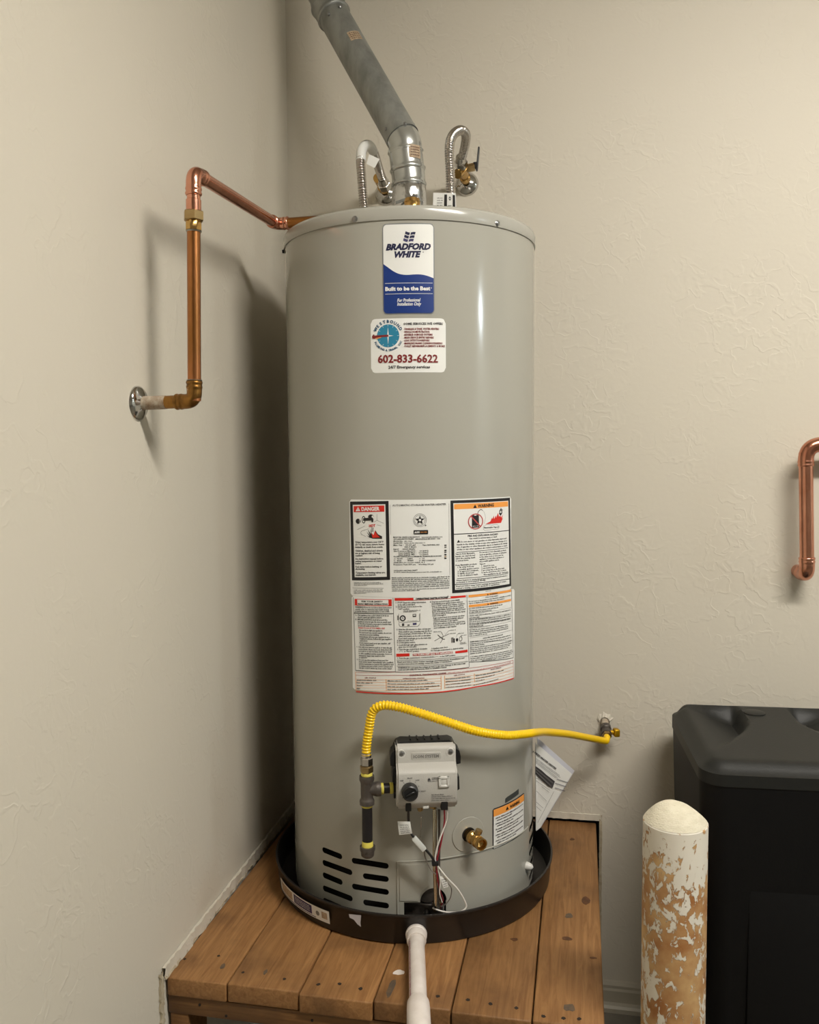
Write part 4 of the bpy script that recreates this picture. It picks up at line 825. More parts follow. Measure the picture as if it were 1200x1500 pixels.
ob('name_plate', box(vp(.0, .0375, .0525), (.060, .0025, .0155), .0008, 1, (VT, VN, VZ)), GREYP, ctrl)
ob('control_knob', lathe([(.0168, 0), (.0172, .003), (.0168, .010), (.0158, .0175), (.0135, .0195), (.011, .0185), (.0001, .0185)], vp(-.036, -.0235, .0772), VN, 40), BLACKP, ctrl)
ob('knob_grip', box(vp(-.036, -.0235, .0965), (.020, .004, .0045), .001, 1, ((VT*.9+VZ*.43).normalized(), VN, (VZ*.9-VT*.43).normalized())), BLACKP, ctrl)
ob('igniter_bezel', join(*[box(vp(.0335+a, -.0075+b, .0785), sz, .001, 1, (VT, VN, VZ)) for a, b, sz in ((0, .0085, (.022, .005, .005)), (0, -.0085, (.022, .005, .005)), (-.0085, 0, (.005, .005, .022)), (.0085, 0, (.005, .005, .022)))]), GREYL, ctrl)
ob('igniter_button', box(vp(.0335, -.0075, .0775), (.012, .004, .012), .0015, 2, (VT, VN, VZ)), GREYL, ctrl)
for t in (-.0385, .0345):
    ob('plug', join(box(vp(t, -.0575, .066), (.0145 if t > 0 else .012, .022, .020), .0018, 2, (VT, VN, VZ))), BLACKP, ctrl)
ob('test_tap', join(box(vp(-.003, -.062, .066), (.012, .012, .006), .001, 1, (VT, VN, VZ))), GREYL, ctrl)
ob('tube_nut', hexnut(vp(-.012, -.082, .040), VZ, .006, .015), BRASSD, ctrl); ob('tube_nut', hexnut(vp(.014, -.076, .040), VZ, .0085, .010), BRASS, ctrl)
pv = Print(lambda a, b, off: vp(a, b, .0776+off))
for k, (an, t_, l_) in enumerate(((125, 'OFF', .008), (88, 'PILOT', .010), (55, 'LOW', .008), (25, None, 0), (-5, 'HOT', .009), (-40, None, 0), (-75, None, 0), (-105, None, 0), (-135, None, 0))):
    q = math.radians(an); ca, sa = math.cos(q), math.sin(q); pv.line([(-.036+.0185*ca, -.0235+.0185*sa), (-.036+.0215*ca, -.0235+.0215*sa)], .0007, INKG, 1)
    if t_: pv.text(t_, (-.036+.028*ca-l_/2, -.0235+.0255*sa-.001), (-.036+.028*ca+l_/2, -.0235+.0255*sa-.001), .0026, INKG, SEMI, 1)
pv.poly([(.0, -.0035), (.007, -.0035), (.0035, .002)], INKG, 1)
for k, (a, b, z) in enumerate(((.009, .026, .0005), (.009, .024, -.0022), (.001, .026, -.006))): pv.greek((a, z), (b, z), .0018, INKG, 1, k)
for k, (a, b, z) in enumerate(((.008, .034, -.0345), (.008, .050, -.0385), (.008, .056, -.0425), (.008, .046, -.0465))): pv.greek((a, z), (b, z), .0020, INKG, 1, k+5)
pn = Print(lambda a, b, off: vp(a, b, .0536+off)); pn.text('ICON SYSTEM', (-.026, .0345), (.026, .0345), .0066, GREYD, SEMI, 1)
flush_text(); pv.build('control_print', ctrl); pn.build('name_print', ctrl)

# tubes and wires from the valve down to the burner
def wire(name, pts, r, m, rr=.33, parent=heater, n=8):
    P = []
    for q in pts:
        P.append(oncyl(q[0], q[1], q[2] if len(q) > 2 else rr))
    return ob(name, tube(resample(cr(P, 8), .003)[0], r, n), m, parent, True)
wire('burner_tube', [(637, 1184, .328), (637, 1215, .326), (637, 1260, .325), (638, 1300, .322), (638, 1328, .318)], .0045, TUBEA, n=14)
wire('pilot_tube', [(643.5, 1186, .326), (643.5, 1260, .322), (643, 1300, .318), (642, 1332, .312)], .0025, BLKIRON, n=10)
wire('thermocouple_lead', [(617, 1196, .33), (617, 1212, .325), (616, 1226, .30)], .0010, STAIN)
wire('black_lead', [(598.5, 1186, .352), (598.5, 1200, .34), (600, 1215, .337), (606, 1226, .338), (622, 1243, .340), (631, 1253, .340), (637, 1263, .338)], .0026, WIREK)
wire('red_lead', [(651, 1186, .352), (651, 1205, .342), (646, 1235, .338), (640, 1262, .334), (641, 1285, .332), (645, 1305, .325), (649, 1318, .312), (645, 1330, .300)], .0017, WIRER)
wire('white_lead', [(655.5, 1187, .352), (654, 1203, .343), (644, 1230, .340), (638.5, 1250, .338), (638, 1262, .337), (644, 1272, .338), (656, 1287, .34), (671, 1303, .338), (682, 1322, .334), (682.5, 1330, .332), (674, 1335.5, .330), (657, 1336.5, .325), (641, 1333, .315), (634, 1330, .308)], .0017, WIREW)
wire('grey_lead', [(622, 1245, .338), (623, 1256, .334), (632, 1275, .333), (643, 1283, .332), (652, 1290, .331), (661, 1300, .33), (660, 1315, .326), (651, 1326, .318), (644, 1328, .31)], .0011, WIREG)
wire('cream_lead', [(641, 1268, .336), (645, 1290, .335), (644, 1308, .33), (648, 1322, .32)], .0013, WIREW)
def between(u0, v0, u1, v1, rr): return oncyl(u0, v0, rr), oncyl(u1, v1, rr)
a, b = between(606, 1227, 622, 1245, .340); d = (b-a); ob('lead_connector', box((a+b)/2, (d.length, .010, .011), .002, 2, (d.normalized(), VN, d.normalized().cross(VN))), CONN, heater)
a = oncyl(637.5, 1264, .335); ob('cable_tie', box(a, (.014, .012, .010), .002, 2, (VT, VN, VZ)), BLACKP, heater)
def card(name, uv, rr, m, parent, th=.0005, curl=0.0, greeks=0, label=None, pm=INKG):
    """small paper tag: four photo corners tl,tr,br,bl put on a cylinder of radius rr"""
    c = [oncyl(u, v, rr) for u, v in uv]; n = 6; V = []; Fc = []
    nn = (c[1]-c[0]).cross(c[3]-c[0]).normalized()
    if nn.dot(Vector(CAM)-c[0]) < 0: nn = -nn
    f = lambda x, y, off: (c[0]*(1-x)+c[1]*x)*(1-y)+(c[3]*(1-x)+c[2]*x)*y+nn*(curl*math.sin(PI*y)+off)
    for k in (0, 1):
        for j in range(n+1):
            for i in (0, 1): V.append(f(i, j/n, th*k))
    h = 2*(n+1)
    for j in range(n):
        a = 2*j; Fc += [(a, a+1, a+3, a+2), (h+a+2, h+a+3, h+a+1, h+a), (a, a+2, h+a+2, h+a), (a+1, h+a+1, h+a+3, a+3)]
    Fc += [(0, h, h+1, 1), (2*n, 2*n+1, h+2*n+1, h+2*n)]
    o = obj(name, V, Fc, m, parent, None)
    if label: o['label'] = label
    if greeks:
        p_ = Print(lambda x, y, off: f(x, 1-y, off+th)); 
        for k in range(greeks): p_.greek((.15, .12+.76*k/greeks), (.85, .12+.76*k/greeks), .07, pm, 1, k)
        p_.build('tag_print', o)
    return o
card('wire_tag', [(582.5, 1203), (601, 1203.5), (604, 1221), (585, 1223)], .342, PAPER, heater, curl=.002, greeks=5, label='white paper tag')
card('wire_tag', [(644, 1284), (653, 1282), (657, 1299), (650, 1301)], .336, PAPER, heater, curl=.001, greeks=4, label='white paper tag')
ob('burner_bracket', join(box(cylp(.08, .552, -.018), (.085, .014, .05), .002, 1), lathe([(.022, 0), (.022, .01)], cylp(.085, .602, -.020), (0, -1, 0), 24)), BLKIRON, heater)
ob('pilot_fitting', join(hexnut(cylp(.106, .583, .0), (0.3, -1, 0), .009, .012), lathe([(.004, 0), (.004, .02)], cylp(.1, .565, -.002), (0, 0, 1), 12)), BRASSD, heater)
ob('pilot_screw', lathe([(.005, 0), (.006, .004), (.003, .012)], cylp(.083, .563, -.006), (0, -1, 0), 12), SCREW, heater)

# drain valve
sd = .1765; ad_ = sd/R; dn = Vector((math.sin(ad_), -math.cos(ad_), 0)); dc = Vector(cylp(sd, .724, 0))
vr = []; fr = []
for k, (r_, o_) in enumerate(((.0385, .0006), (.0375, .0016), (.016, .0018), (.0155, -.004))):
    for i in range(40):
        t = 2*PI*i/40; vr.append(cylp(sd+r_*math.cos(t), .724+r_*math.sin(t), o_))
for k in range(3):
    for i in range(40): fr.append((k*40+i, k*40+(i+1) % 40, (k+1)*40+(i+1) % 40, (k+1)*40+i))
ob('drain_plate', (vr, fr), DOORM, heater, 35)
ob('drain_hole', lathe([(.0155, 0), (.0155, .0016)], dc, dn, 32), DARK, heater)
dd = (dn+Vector((.12, 0, -.05))).normalized()
dv = ob('drain_valve', lathe([(.0125, -.005), (.0125, .010), (.0140, .012), (.0140, .020), (.0110, .023), (.0110, .030), (.0135, .032), (.0135, .036), (.0125, .0368), (.0135, .039), (.0125, .041), (.0135, .043), (.0125, .045), (.0135, .047), (.0132, .052), (.0105, .052), (.0085, .044), (.0001, .040)], dc, dd, 32, False), BRASS, heater)
q = dc+dd*.028; ob('valve_stem', join(lathe([(.0055, 0), (.0055, .016), (.0075, .017), (.0075, .024), (.003, .025)], q, (.35, 0, 1), 14)), BRASSD, dv)

# ================================================================== gas pipe, hose and wall valve
PT = Vector((.3695, -.684, 0)); leg = thing('gas_drip_leg', 'black iron tee and capped drip leg beside the gas control', 'pipe fitting', (PT.x, PT.y, .70))
def pz_(v): return oncyl(537.5, v, .345).z
zt0, zt1 = pz_(1136), pz_(1178)
up_ = Vector((0, 0, 1)); o_ = lambda z: Vector((PT.x, PT.y, z))
ob('tee', lathe([(.0125, 0), (.0152, .0005), (.0155, .009), (.0145, .011), (.0125, .014), (.0125, zt1-zt0-.014) if False else (.0128, .02), (.0128, zt0-zt1-.016), (.0140, zt0-zt1-.012), (.0155, zt0-zt1-.009), (.0152, zt0-zt1), (.0115, zt0-zt1)], o_(zt1), up_, 32), BLKIRON, leg)
vz = (Vector(vp(-.0625, -.030, .030))-o_((zt0+zt1)/2)); hd = Vector((vz.x, vz.y, 0)).normalized(); zb_ = (zt0+zt1)/2+.001
ob('tee_branch', lathe([(.0120, 0), (.0125, .012), (.0148, .018), (.0152, .020), (.0152, .0285), (.0115, .0285)], o_(zb_), hd, 32), BLKIRON, leg)
ob('nipple', lathe([(.0102, .02), (.0102, .062)], o_(zb_), hd, 24), BLKPIPE, leg)
for h0, h1 in ((.0285, .0345), (.047, .054)): ob('thread_tape', lathe([(.0108, h0), (.0116, h0+.001), (.0116, h1-.001), (.0108, h1)], o_(zb_), hd, 24), TAPEY, leg)
zn = pz_(1244)
ob('drip_pipe', lathe([(.0107, 0), (.0107, zt1-zn+.004)], o_(zn), up_, 28), BLKPIPE, leg)
ob('thread_tape', lathe([(.0109, 0), (.0118, .001), (.0114, .011), (.0109, .0125)], o_(pz_(1240)), up_, 28), TAPEY, leg)
ob('thread_tape', lathe([(.0109, 0), (.0117, .001), (.0112, .004), (.0109, .005)], o_(zt1-.005), up_, 28), TAPEY, leg)
ob('thread_tape', lathe([(.0109, 0), (.0118, .001), (.0118, .0065), (.0109, .008)], o_(zt0), up_, 28), TAPEY, leg)
ob('cap', lathe([(.0001, 0), (.010, .0005), (.0135, .004), (.0140, .008), (.0140, .014), (.0158, .015), (.0158, .0235), (.0115, .0235)], o_(pz_(1255)), up_, 28), BLKIRON, leg)
hose = thing('gas_hose', 'yellow corrugated gas hose bent over to the wall valve', 'hose', (PT.x, PT.y, zt0+.007))
ob('flare_fitting', hexnut(o_(zt0+.007), up_, .0140, .0145), BRASSD, hose); ob('flare_nut', join(hexnut(o_(zt0+.022), up_, .0130, .0165), lathe([(.0095, 0), (.010, .004), (.0085, .009)], o_(zt0+.0385), up_, 20)), STAIN, hose)
hp = [o_(zt0+.044), o_(zt0+.06)]+[oncyl(u, v, rr) for u, v, rr in ((540.5, 1068, .345), (546, 1043, .345), (560, 1033.5, .346), (585, 1036, .347), (620, 1046, .346), (660, 1059, .345), (700, 1071.5, .345), (740, 1077, .345), (766, 1075.5, .342), (783, 1073.5, .338))]
hp += [onplane(u, v, 1, y) for u, v, y in ((800, 1072.5, -.36), (830, 1075, -.25), (860, 1080.5, -.155))]
WV = onplane(889, 1076, 1, -.058)
he = onplane(884, 1085, 1, -.098); hp += [he, WV+Vector((-.003, -.034, -.006)), WV+Vector((0, -.018, 0))]
hpts, HL = resample(cr(hp, 14), .00125)
def hrad(t):
    s = t*HL; rib = .5+.5*math.cos(2*PI*s/.0064); k = 1.0 if s < .30 else max(.12, 1-(s-.30)/.16)
    return .0076+.0024*(rib*k+.6*(1-k))
ob('hose_tube', tube(hpts, hrad, 14), HOSEY, hose, True)
gv = thing('gas_shutoff_valve', 'small brass gas shutoff valve with yellow handle on a wall stub', 'valve', tuple(onplane(886, 1058, 1, 0)))
g0 = onplane(886, 1057, 1, 0); gd = (WV-g0).normalized()
ob('wall_stub', lathe([(.0107, -.01), (.0107, .030)], g0, gd, 20), PAINTED, gv)
ob('valve_body', lathe([(.0125, .024), (.0145, .026), (.0145, .038), (.012, .040), (.012, .048), (.0135, .050), (.0135, .060), (.009, .062)], g0, gd, 24), BLKIRON, gv)
ob('flare_nut', hexnut(g0+gd*.058, gd, .0125, .012), BRASSD, gv)
hh = onplane(903, 1073, 1, -.05); ob('handle', join(box(hh, (.016, .020, .021), .004, 3, (Vector((.96, .28, 0)), Vector((-.28, .96, 0)), Vector((0, 0, 1)))), lathe([(.006, 0), (.006, .02)], hh, (-1, 0, 0), 12)), BRASSB, gv)
# torn drywall around the stub
Vt = []; n = 22; rn = random.Random(8)
for i in range(n):
    t = 2*PI*i/n; r_ = rn.uniform(.020, .028); Vt.append((g0.x+r_*math.cos(t)*.9, -.0005, g0.z+.006+r_*math.sin(t)*.8))
for i in range(n):
    t = 2*PI*i/n; Vt.append((g0.x+.0135*math.cos(t), -.006*rn.uniform(.5, 1.2), g0.z+.0135*math.sin(t)))
ob('torn_plaster', (Vt, [(i, (i+1) % n, n+(i+1) % n, n+i) for i in range(n)]), WALL, wb, None)

# ================================================================== vent pipe
vent = thing('vent_pipe', 'galvanised vent pipe rising from the heater lid towards the ceiling', 'vent pipe', (HX, HY, 2.04))
RV = .0385
L0 = Vector((HX, HY, 2.035)); J1 = onplane(592, 206, 1, HY+.0); J2 = onplane(487, 20, 1, -.21)
L1 = Vector((J1.x+.006, HY, J1.z-.055))
def ringed(path, r, beads, n=44):
    P, Lh = resample([Vector(p) for p in path], .0035)
    def rad(t):
        s = t*Lh; return r+sum(.0036*math.exp(-((s-b)/.003)**2) for b in beads)
    return tube(P, rad, n)
zA, zB, zC = [onplane(595, v_, 1, HY-.03).z for v_ in (266, 243, 214)]
ob('foil_wrap', lathe([(.0415, 0), (.0425, .01), (.0412, .035), (.0418, .06), (.0405, zA-L0.z-.02), (.0398, zA-L0.z+.004)], L0, (0, 0, 1), 48), FOIL, vent, True)
lx = lambda z: Vector((HX+(J1.x-HX)*max(0, (z-zA)/(J1.z-zA))**1.3, HY, z))
ob('collar', ringed([lx(zA-.004), lx((zA+zB)/2), lx(zB+.002)], .0390, [.005]), STEEL2, vent, True)
dA = (J2-J1).normalized(); e1 = J1+dA*.030
ob('elbow', ringed(cr([lx(zB-.006), lx((zB+zC)/2), lx(zC-.002)], 8), .0392, [.006]), STEEL2, vent, True)
ob('elbow', ringed(cr([lx(zC-.010), lx(zC-.002), J1.lerp(lx(zC), .45)+Vector((0, 0, .004)), e1+dA*.004], 8), .0388, [.008]), STEEL2, vent, True)
ob('straight_pipe', lathe([(.0385, .004), (.0400, .0), (.0400, .012), (.0393, .02), (.0393, (J2-e1).length+.025)], e1-dA*.022, dA, 48), STEEL, vent)
up2 = [J2-dA*.015, J2+dA*.03, J2+dA*.055+Vector((0, 0, .03)), J2+dA*.065+Vector((0, 0, .10))]
ob('elbow', ringed(cr(up2, 8), .0412, [.005, .042, .075, .105]), STEEL, vent, True)
top = up2[-1]; ob('riser', lathe([(.0395, 0), (.0395, CEIL-top.z)], top-Vector((0, 0, .01)), (0, 0, 1), 48), STEEL, vent)
def on_pipe(c, d, r, u, v):
    """first hit of the photo ray with a straight pipe"""
    dr = Vector(ray(u, v)); o = Vector(CAM)-c; d = d.normalized(); a_ = dr-d*dr.dot(d); b_ = o-d*o.dot(d)
    A_ = a_.dot(a_); B_ = 2*a_.dot(b_); C_q = b_.dot(b_)-r*r; D = max(B_*B_-4*A_*C_q, 0); t = (-B_-math.sqrt(D))/2/A_
    p = Vector(CAM)+dr*t; ax_ = c+d*(p-c).dot(d); return p, (p-ax_).normalized()
for u, v, c, d, r_ in ((481.5, 20.5, J2, dA, .041), (498, 10, J2, dA, .041), (565, 189, e1, dA, .0394), (593.5, 181, e1, dA, .0394)):
    p_, nn = on_pipe(c, d, r_, u, v); ob('vent_screw', lathe([(.0042, -.002), (.0042, .002), (.0025, .0035)], p_, nn, 10), SCREW, vent)
def pipe_card(uv, c, d, r_, m, gm, seed):
    d = d.normalized(); P0, n0 = on_pipe(c, d, r_, *uv[0]); ws_ = []
    tx = d.cross(n0).normalized()
    A0 = Vector(n0); 
    def f(s, h, off):
        a_ = s/r_; nn = A0*math.cos(a_)+tx*math.sin(a_); ax_ = c+d*((P0-c).dot(d)+h); return ax_+nn*(r_+off)
    s_ = []
    for q in uv[1:]:
        p_, nn = on_pipe(c, d, r_, *q); s_.append((math.atan2(nn.dot(tx), nn.dot(A0))*r_, (p_-P0).dot(d)))
    sg = max((x for x, _ in s_), key=abs); hg = max((y for _, y in s_), key=abs)
    p_ = Print(f); n = 8; pts = []; fs = []
    for i in range(n+1): pts += [(sg*i/n, 0), (sg*i/n, hg)]
    p_.add(pts, [(2*i, 2*i+2, 2*i+3, 2*i+1) for i in range(n)], m, 0)
    for k in range(4):
        y0 = hg*(.15+.2*k); 
        for j in range(5):
            x0 = sg*(.12+.16*j); p_.add([(x0, y0), (x0+sg*.12, y0), (x0+sg*.12, y0+hg*.08), (x0, y0+hg*.08)], [(0, 1, 2, 3)], gm, 1)
    return p_.build('pipe_label', vent)
pipe_card([(508, 48), (531, 57), (513, 61)], J2, dA, .0396, TAN, KNOT, 1)
pipe_card([(599, 211), (615, 212), (600, 230)], L1, L1-L0, .0405, TAN, KNOT, 2)
a = onplane(580, 297, 1, HY-.05); b = onplane(612, 286, 1, HY-.05); d = b-a
ob('damper_strap', box((a+b)/2, (d.length, .002, .0065), .0006, 1, (d.normalized(), Vector((0, 1, 0)), d.normalized().cross(Vector((0, 1, 0))))), STEEL, vent)
ob('strap_bolt', lathe([(.004, 0), (.004, .006)], onplane(607, 287, 1, HY-.052), (0, -1, 0), 12), SCREW, vent)
ob('collar_ring', lathe([(.044, 0), (.052, .001), (.052, .006), (.046, .009)], (HX, HY, 2.0402), (0, 0, 1), 48), STEEL, vent)
ob('collar_ring', ringed([L0+Vector((0, 0, .02+.0)), L0+Vector((0, 0, .035))], .0425, [.007]), STEEL, vent, True)

# ================================================================== discharge pipe of the relief valve (left)
ES = onplane(202, 593, 0, .0); EY = -.90; PX = .1165; ZL, ZU = 1.637, 2.040
tv = thing('relief_valve', 'brass relief valve on top of the heater in front of the vent', 'valve', (.425, -.47, 2.036))
TVc = Vector((.432, -.468, 2.040))
ob('valve_body', lathe([(.013, 0), (.013, .012), (.0185, .014), (.0195, .030), (.0175, .036), (.0175, .046), (.0185, .048), (.016, .056), (.006, .058)], TVc, (0, 0, 1), 28), BRASS, tv)
ob('outlet', lathe([(.013, 0), (.013, .026), (.0145, .027), (.0145, .036)], TVc+Vector((0, 0, .022)), (-1, 0, 0), 20), BRASS, tv)
dp = thing('discharge_pipe', 'old copper discharge pipe running down the left wall with union nut', 'pipe', (xl(EY), EY, ZL))
rc = .0119
PA = Vector((.118, -.468, 2.0605))           # back elbow
PB = Vector((PX+.004, EY, ZU)); PC = Vector((PX-.005, EY, ZL)); PE = Vector((xl(EY), EY, ZL-.002))
ob('valve_run', lathe([(rc, 0), (rc, (TVc-PA).x-.06)], PA+Vector((.03, 0, 0)), ((TVc+Vector((0, 0, .022)))-PA), 24), COPPERO, dp)
def fitting(name, a, c, b, r, m, rad=.017, ln=.028, par=dp):
    a, c, b = Vector(a), Vector(c), Vector(b); u = (a-c).normalized(); v = (b-c).normalized()
    path = [c+u*ln]+elbow_path(a, c, b, rad)+[c+v*ln]; P, Lh = resample(path, .002)
    def rd_(t):
        s = min(t, 1-t)*Lh; return r+.0016+(.0016*math.exp(-((s-.003)/.0022)**2))+(.0012*math.exp(-((s-.011)/.0025)**2))
    return ob(name, tube(P, rd_, 24), m, par, True)
fitting('elbow', PA+Vector((1, 0, 0)), PA, PB, rc, COPPER, .014, .030)
ob('upper_run', lathe([(rc, 0), (rc, (PA-PB).length-.04)], PB+(PA-PB).normalized()*.02, PA-PB, 24), COPPER, dp)
fitting('elbow', PA, PB, PC, rc, COPPER, .020, .040)
dv_ = (PB-PC).normalized()
ob('adapter', lathe([(rc+.0015, 0), (rc+.0015, .022), (rc, .023), (rc, .03)], PB-dv_*.070, dv_, 24), COPPER, dp)
ob('union_nut', join(hexnut(PB-dv_*.085, dv_, .0185, .018)), BRASSD, dp); ob('union_body', lathe([(rc+.0025, 0), (.0145, .001), (.0145, .016), (.013, .018)], PB-dv_*.101, dv_, 8), BRASS, dp)
ob('solder_ring', lathe([(rc+.001, 0), (rc+.0022, .0015), (rc+.001, .003)], PB-dv_*.104, dv_, 20), SOLDER, dp)
ob('down_pipe', lathe([(rc, 0), (rc, (PB-PC).length-.102+.0)], PC, dv_, 28), COPPERO, dp)
fitting('elbow', PB, PC, PE, rc, COPPERD, .016, .036)
ob('solder_ring', lathe([(rc+.001, 0), (rc+.0024, .0012), (rc+.001, .0025)], PC+dv_*.036, dv_, 20), SOLDER, dp)
sd_ = (PE-PC).normalized()
ob('stub', lathe([(rc, .02), (rc, .065)], PC, sd_, 24), COPPERD, dp)
ob('painted_stub', lathe([(rc+.0006, .055), (rc+.0006, (PE-PC).length+.005)], PC, sd_, 24), PAINTED, dp)
esL = ob('wall_flange', lathe([(.0125, .012), (.0135, .0125), (.020, .009), (.028, .0065), (.0315, .003), (.032, -.001)], PE, (1, 0, -.03), 40, False), CHROME, dp)

# copper loop on the right of the back wall
lp = thing('copper_pipe_loop', 'bright copper pipe loop on the wall above the black tank', 'pipe', tuple(onplane(1170, 848, 1, 0)))
yv = -.075; rl = .0168; q0 = onplane(1182.5, 842, 1, yv); q0w = Vector((q0.x-.004, 0, q0.z)); q1 = onplane(1180.5, 651, 1, yv); q2 = q1+Vector((.25, 0, .0)); q3 = q2+Vector((0, .075, 0))
ob('riser', lathe([(rl, 0), (rl, (q1-q0).length-.04)], q0+(q1-q0).normalized()*.02, q1-q0, 32), COPPER, lp)
fitting('elbow', q1, q0, q0w, rl, COPPER, .026, .044, lp)
ob('wall_stub', lathe([(rl, .03), (rl, .078)], q0, q0w-q0, 28), COPPER, lp)
fitting('elbow', q0, q1, q2, rl, COPPER, .040, .054, lp)
ob('cross_run', lathe([(rl, .03), (rl, .22)], q1, q2-q1, 32), COPPER, lp)
fitting('elbow', q1, q2, q3, rl, COPPER, .026, .044, lp)
ob('wall_stub', lathe([(rl, .03), (rl, .074)], q2, q3-q2, 28), COPPER, lp)

# ================================================================== water connectors and stop valves
def corr(path, r=.0098, pitch=.0058):
    P, Lh = resample(cr(path, 12), .00125)
    return tube(P, lambda t: r+.0017*math.cos(2*PI*t*Lh/pitch), 18)
def connector(label, path, nut_end, body):
    t = thing('water_connector', label, 'hose', (path[0][0], path[0][1], 2.0405))
    ob('corrugated_tube', corr(path), STAIN, t, True)
    p0 = Vector(path[0]); ob('base_nut', hexnut((p0.x, p0.y, 2.0405), (0, 0, 1), .018, .022), CHROME, t)
    a = Vector(path[-1]); d = Vector(nut_end)-a; ob('top_nut', join(hexnut(a-d.normalized()*.006, d, .0175, .020), lathe([(.011, -.02), (.013, -.012), (.0145, -.004), (.0145, 0)], a, d, 20)), CHROME, t)
    return t
flL = connector('corrugated steel water connector looped over left of the vent, with white wrap label', [(.300, HY, 2.045), (.293, HY, 2.10), onplane(530, 262, 1, HY), onplane(528.5, 232, 1, HY+.005), onplane(533, 215, 1, HY+.03), onplane(541, 213, 1, HY+.075), onplane(548, 224, 1, HY+.12), onplane(556, 250, 1, HY+.19), onplane(563, 270, 1, -.115)], onplane(567, 281, 1, -.09), None)
flR = connector('corrugated steel water connector looped up right of the vent to the brass stop valve', [(.500, HY, 2.045), (.499, HY, 2.10), onplane(660, 262, 1, HY), onplane(658.5, 218, 1, HY+.005), onplane(663, 199, 1, HY+.03), onplane(674, 191, 1, HY+.075), onplane(682.5, 197, 1, HY+.12), onplane(681, 215, 1, HY+.18), onplane(675, 238, 1, -.115)], onplane(676, 250, 1, -.09), None)
# white wrap label on the left connector and hanging card
P, Lh = resample(cr([onplane(528.8, 236, 1, HY+.004), onplane(529.5, 222, 1, HY+.012), onplane(534, 214.5, 1, HY+.033), onplane(541, 213, 1, HY+.075), onplane(547, 222, 1, HY+.115)], 8), .003)
ob('wrap_label', tube(P, .0116, 20), PAPER, flL, True)['label'] = 'white paper wrap'
card('hang_tag', [(541, 226), (556, 233), (549, 246), (537, 240)], .25, PAPER, flL, greeks=0)
def flat_card(name, uv, y, m, parent, prints):
    c = [onplane(u, v, 1, y) for u, v in uv]
    f = lambda x, yy, off: (c[0]*(1-x)+c[1]*x)*yy+(c[3]*(1-x)+c[2]*x)*(1-yy)+Vector((0, -off, 0))
    V = [f(0, 0, .0006), f(1, 0, .0006), f(1, 1, .0006), f(0, 1, .0006), f(0, 0, 0), f(1, 0, 0), f(1, 1, 0), f(0, 1, 0)]
    o = obj(name, V, [(0, 1, 2, 3), (7, 6, 5, 4), (0, 4, 5, 1), (1, 5, 6, 2), (2, 6, 7, 3), (3, 7, 4, 0)], m, parent)
    p_ = Print(lambda a_, b_, off: f(a_, b_, off+.0006))
    prints(p_); p_.build('tag_print', o); return o
def tagp(p_):
    p_.poly([(.47, .0), (.60, .0), (.62, .92), (.50, .92)], INK, 1); p_.poly([(.84, .0), (.95, .0), (.97, .90), (.87, .90)], INK, 1)
    p_.disc((.74, .72), .045, .10, INK, 1, .45)
    for k in range(6): p_.greek((.18, .12+.12*k), (.42, .12+.12*k), .05, INKG, 1, k)
    for k in range(3): p_.greek((.66, .10+.12*k), (.80, .10+.12*k), .05, INKG, 1, k)
flat_card('hang_tag', [(635, 282.5), (667.5, 283), (669, 312), (634, 312)], HY-.055, PAPER, flR, tagp)['label'] = 'white printed card'
# stop valves on the back wall
def stop_valve(c, label, handle, nut):
    t = thing('stop_valve', label, 'valve', (c.x, 0, c.z))
    ob('wall_flange', lathe([(.010, .018), (.014, .017), (.026, .010), (.031, .004), (.032, -.001)], c, (0, -1, 0), 40, False), CHROME, t)
    e = c+Vector((0, -.085, .012))
    ob('valve_body', join(lathe([(.0105, 0), (.0105, .03), (.0145, .032), (.0145, .046), (.0115, .048), (.0135, .075), (.0135, .098), (.006, .10)], c, e-c, 24), lathe([(.0105, 0), (.0125, .012), (.0125, .03)], e, Vector(nut)-e, 20)), BRASS, t)
    if handle:
        ob('packing_nut', hexnut(e+Vector((.008, 0, .002)), (1, 0, .12), .0105, .024), BRASSD, t)
        h = e+Vector((.034, 0, .008)); ob('handle', join(box(h+Vector((.006, 0, .016)), (.0045, .013, .060), .0018, 2, (Vector((1, 0, -.10)).normalized(), Vector((0, 1, 0)), Vector((.10, 0, 1)).normalized())), box(h, (.012, .012, .016), .002)), BLACKP, t)
    return t
stop_valve(onplane(684, 270, 1, 0), 'brass stop valve with black lever and chrome flange on the wall', True, onplane(676, 250, 1, -.09))
stop_valve(onplane(566, 284, 1, 0), 'brass stop valve and chrome flange half hidden behind the vent pipe', False, onplane(567, 281, 1, -.09))

# ================================================================== instruction booklet tucked beside the heater
bk = thing('manual_pouch', 'clear pouch with folded instruction booklet stuck to the right side of heater', 'booklet', (.70, -.33, ZP+.11))
c0, c1, c2_, c3 = onplane(785, 1088, 1, -.335), onplane(838, 1134, 1, -.30), onplane(791, 1213, 1, -.325), onplane(785.5, 1217, 1, -.335)
def pouch(name, C, th, m, back):
    nn = (C[1]-C[0]).cross(C[-1]-C[0]).normalized()
    if nn.dot(Vector(CAM)-C[0]) < 0: nn = -nn
    n = len(C); V = [p+nn*(back+th) for p in C]+[p+nn*back for p in C]
    return obj(name, V, [tuple(range(n)), tuple(range(2*n-1, n-1, -1))]+[(i, n+i, n+(i+1) % n, (i+1) % n) for i in range(n)], m, bk), nn
pg, nn = pouch('page_bundle', [c0, c1, c2_, c3], .004, PAPER, -.004)
bg, nn = pouch('back_cover', [c0+Vector((.004, .012, .008)), c1+Vector((.006, .012, .004)), c2_+Vector((.002, .012, -.004)), c3+Vector((0, .012, -.006))], .003, BAGM, -.003)
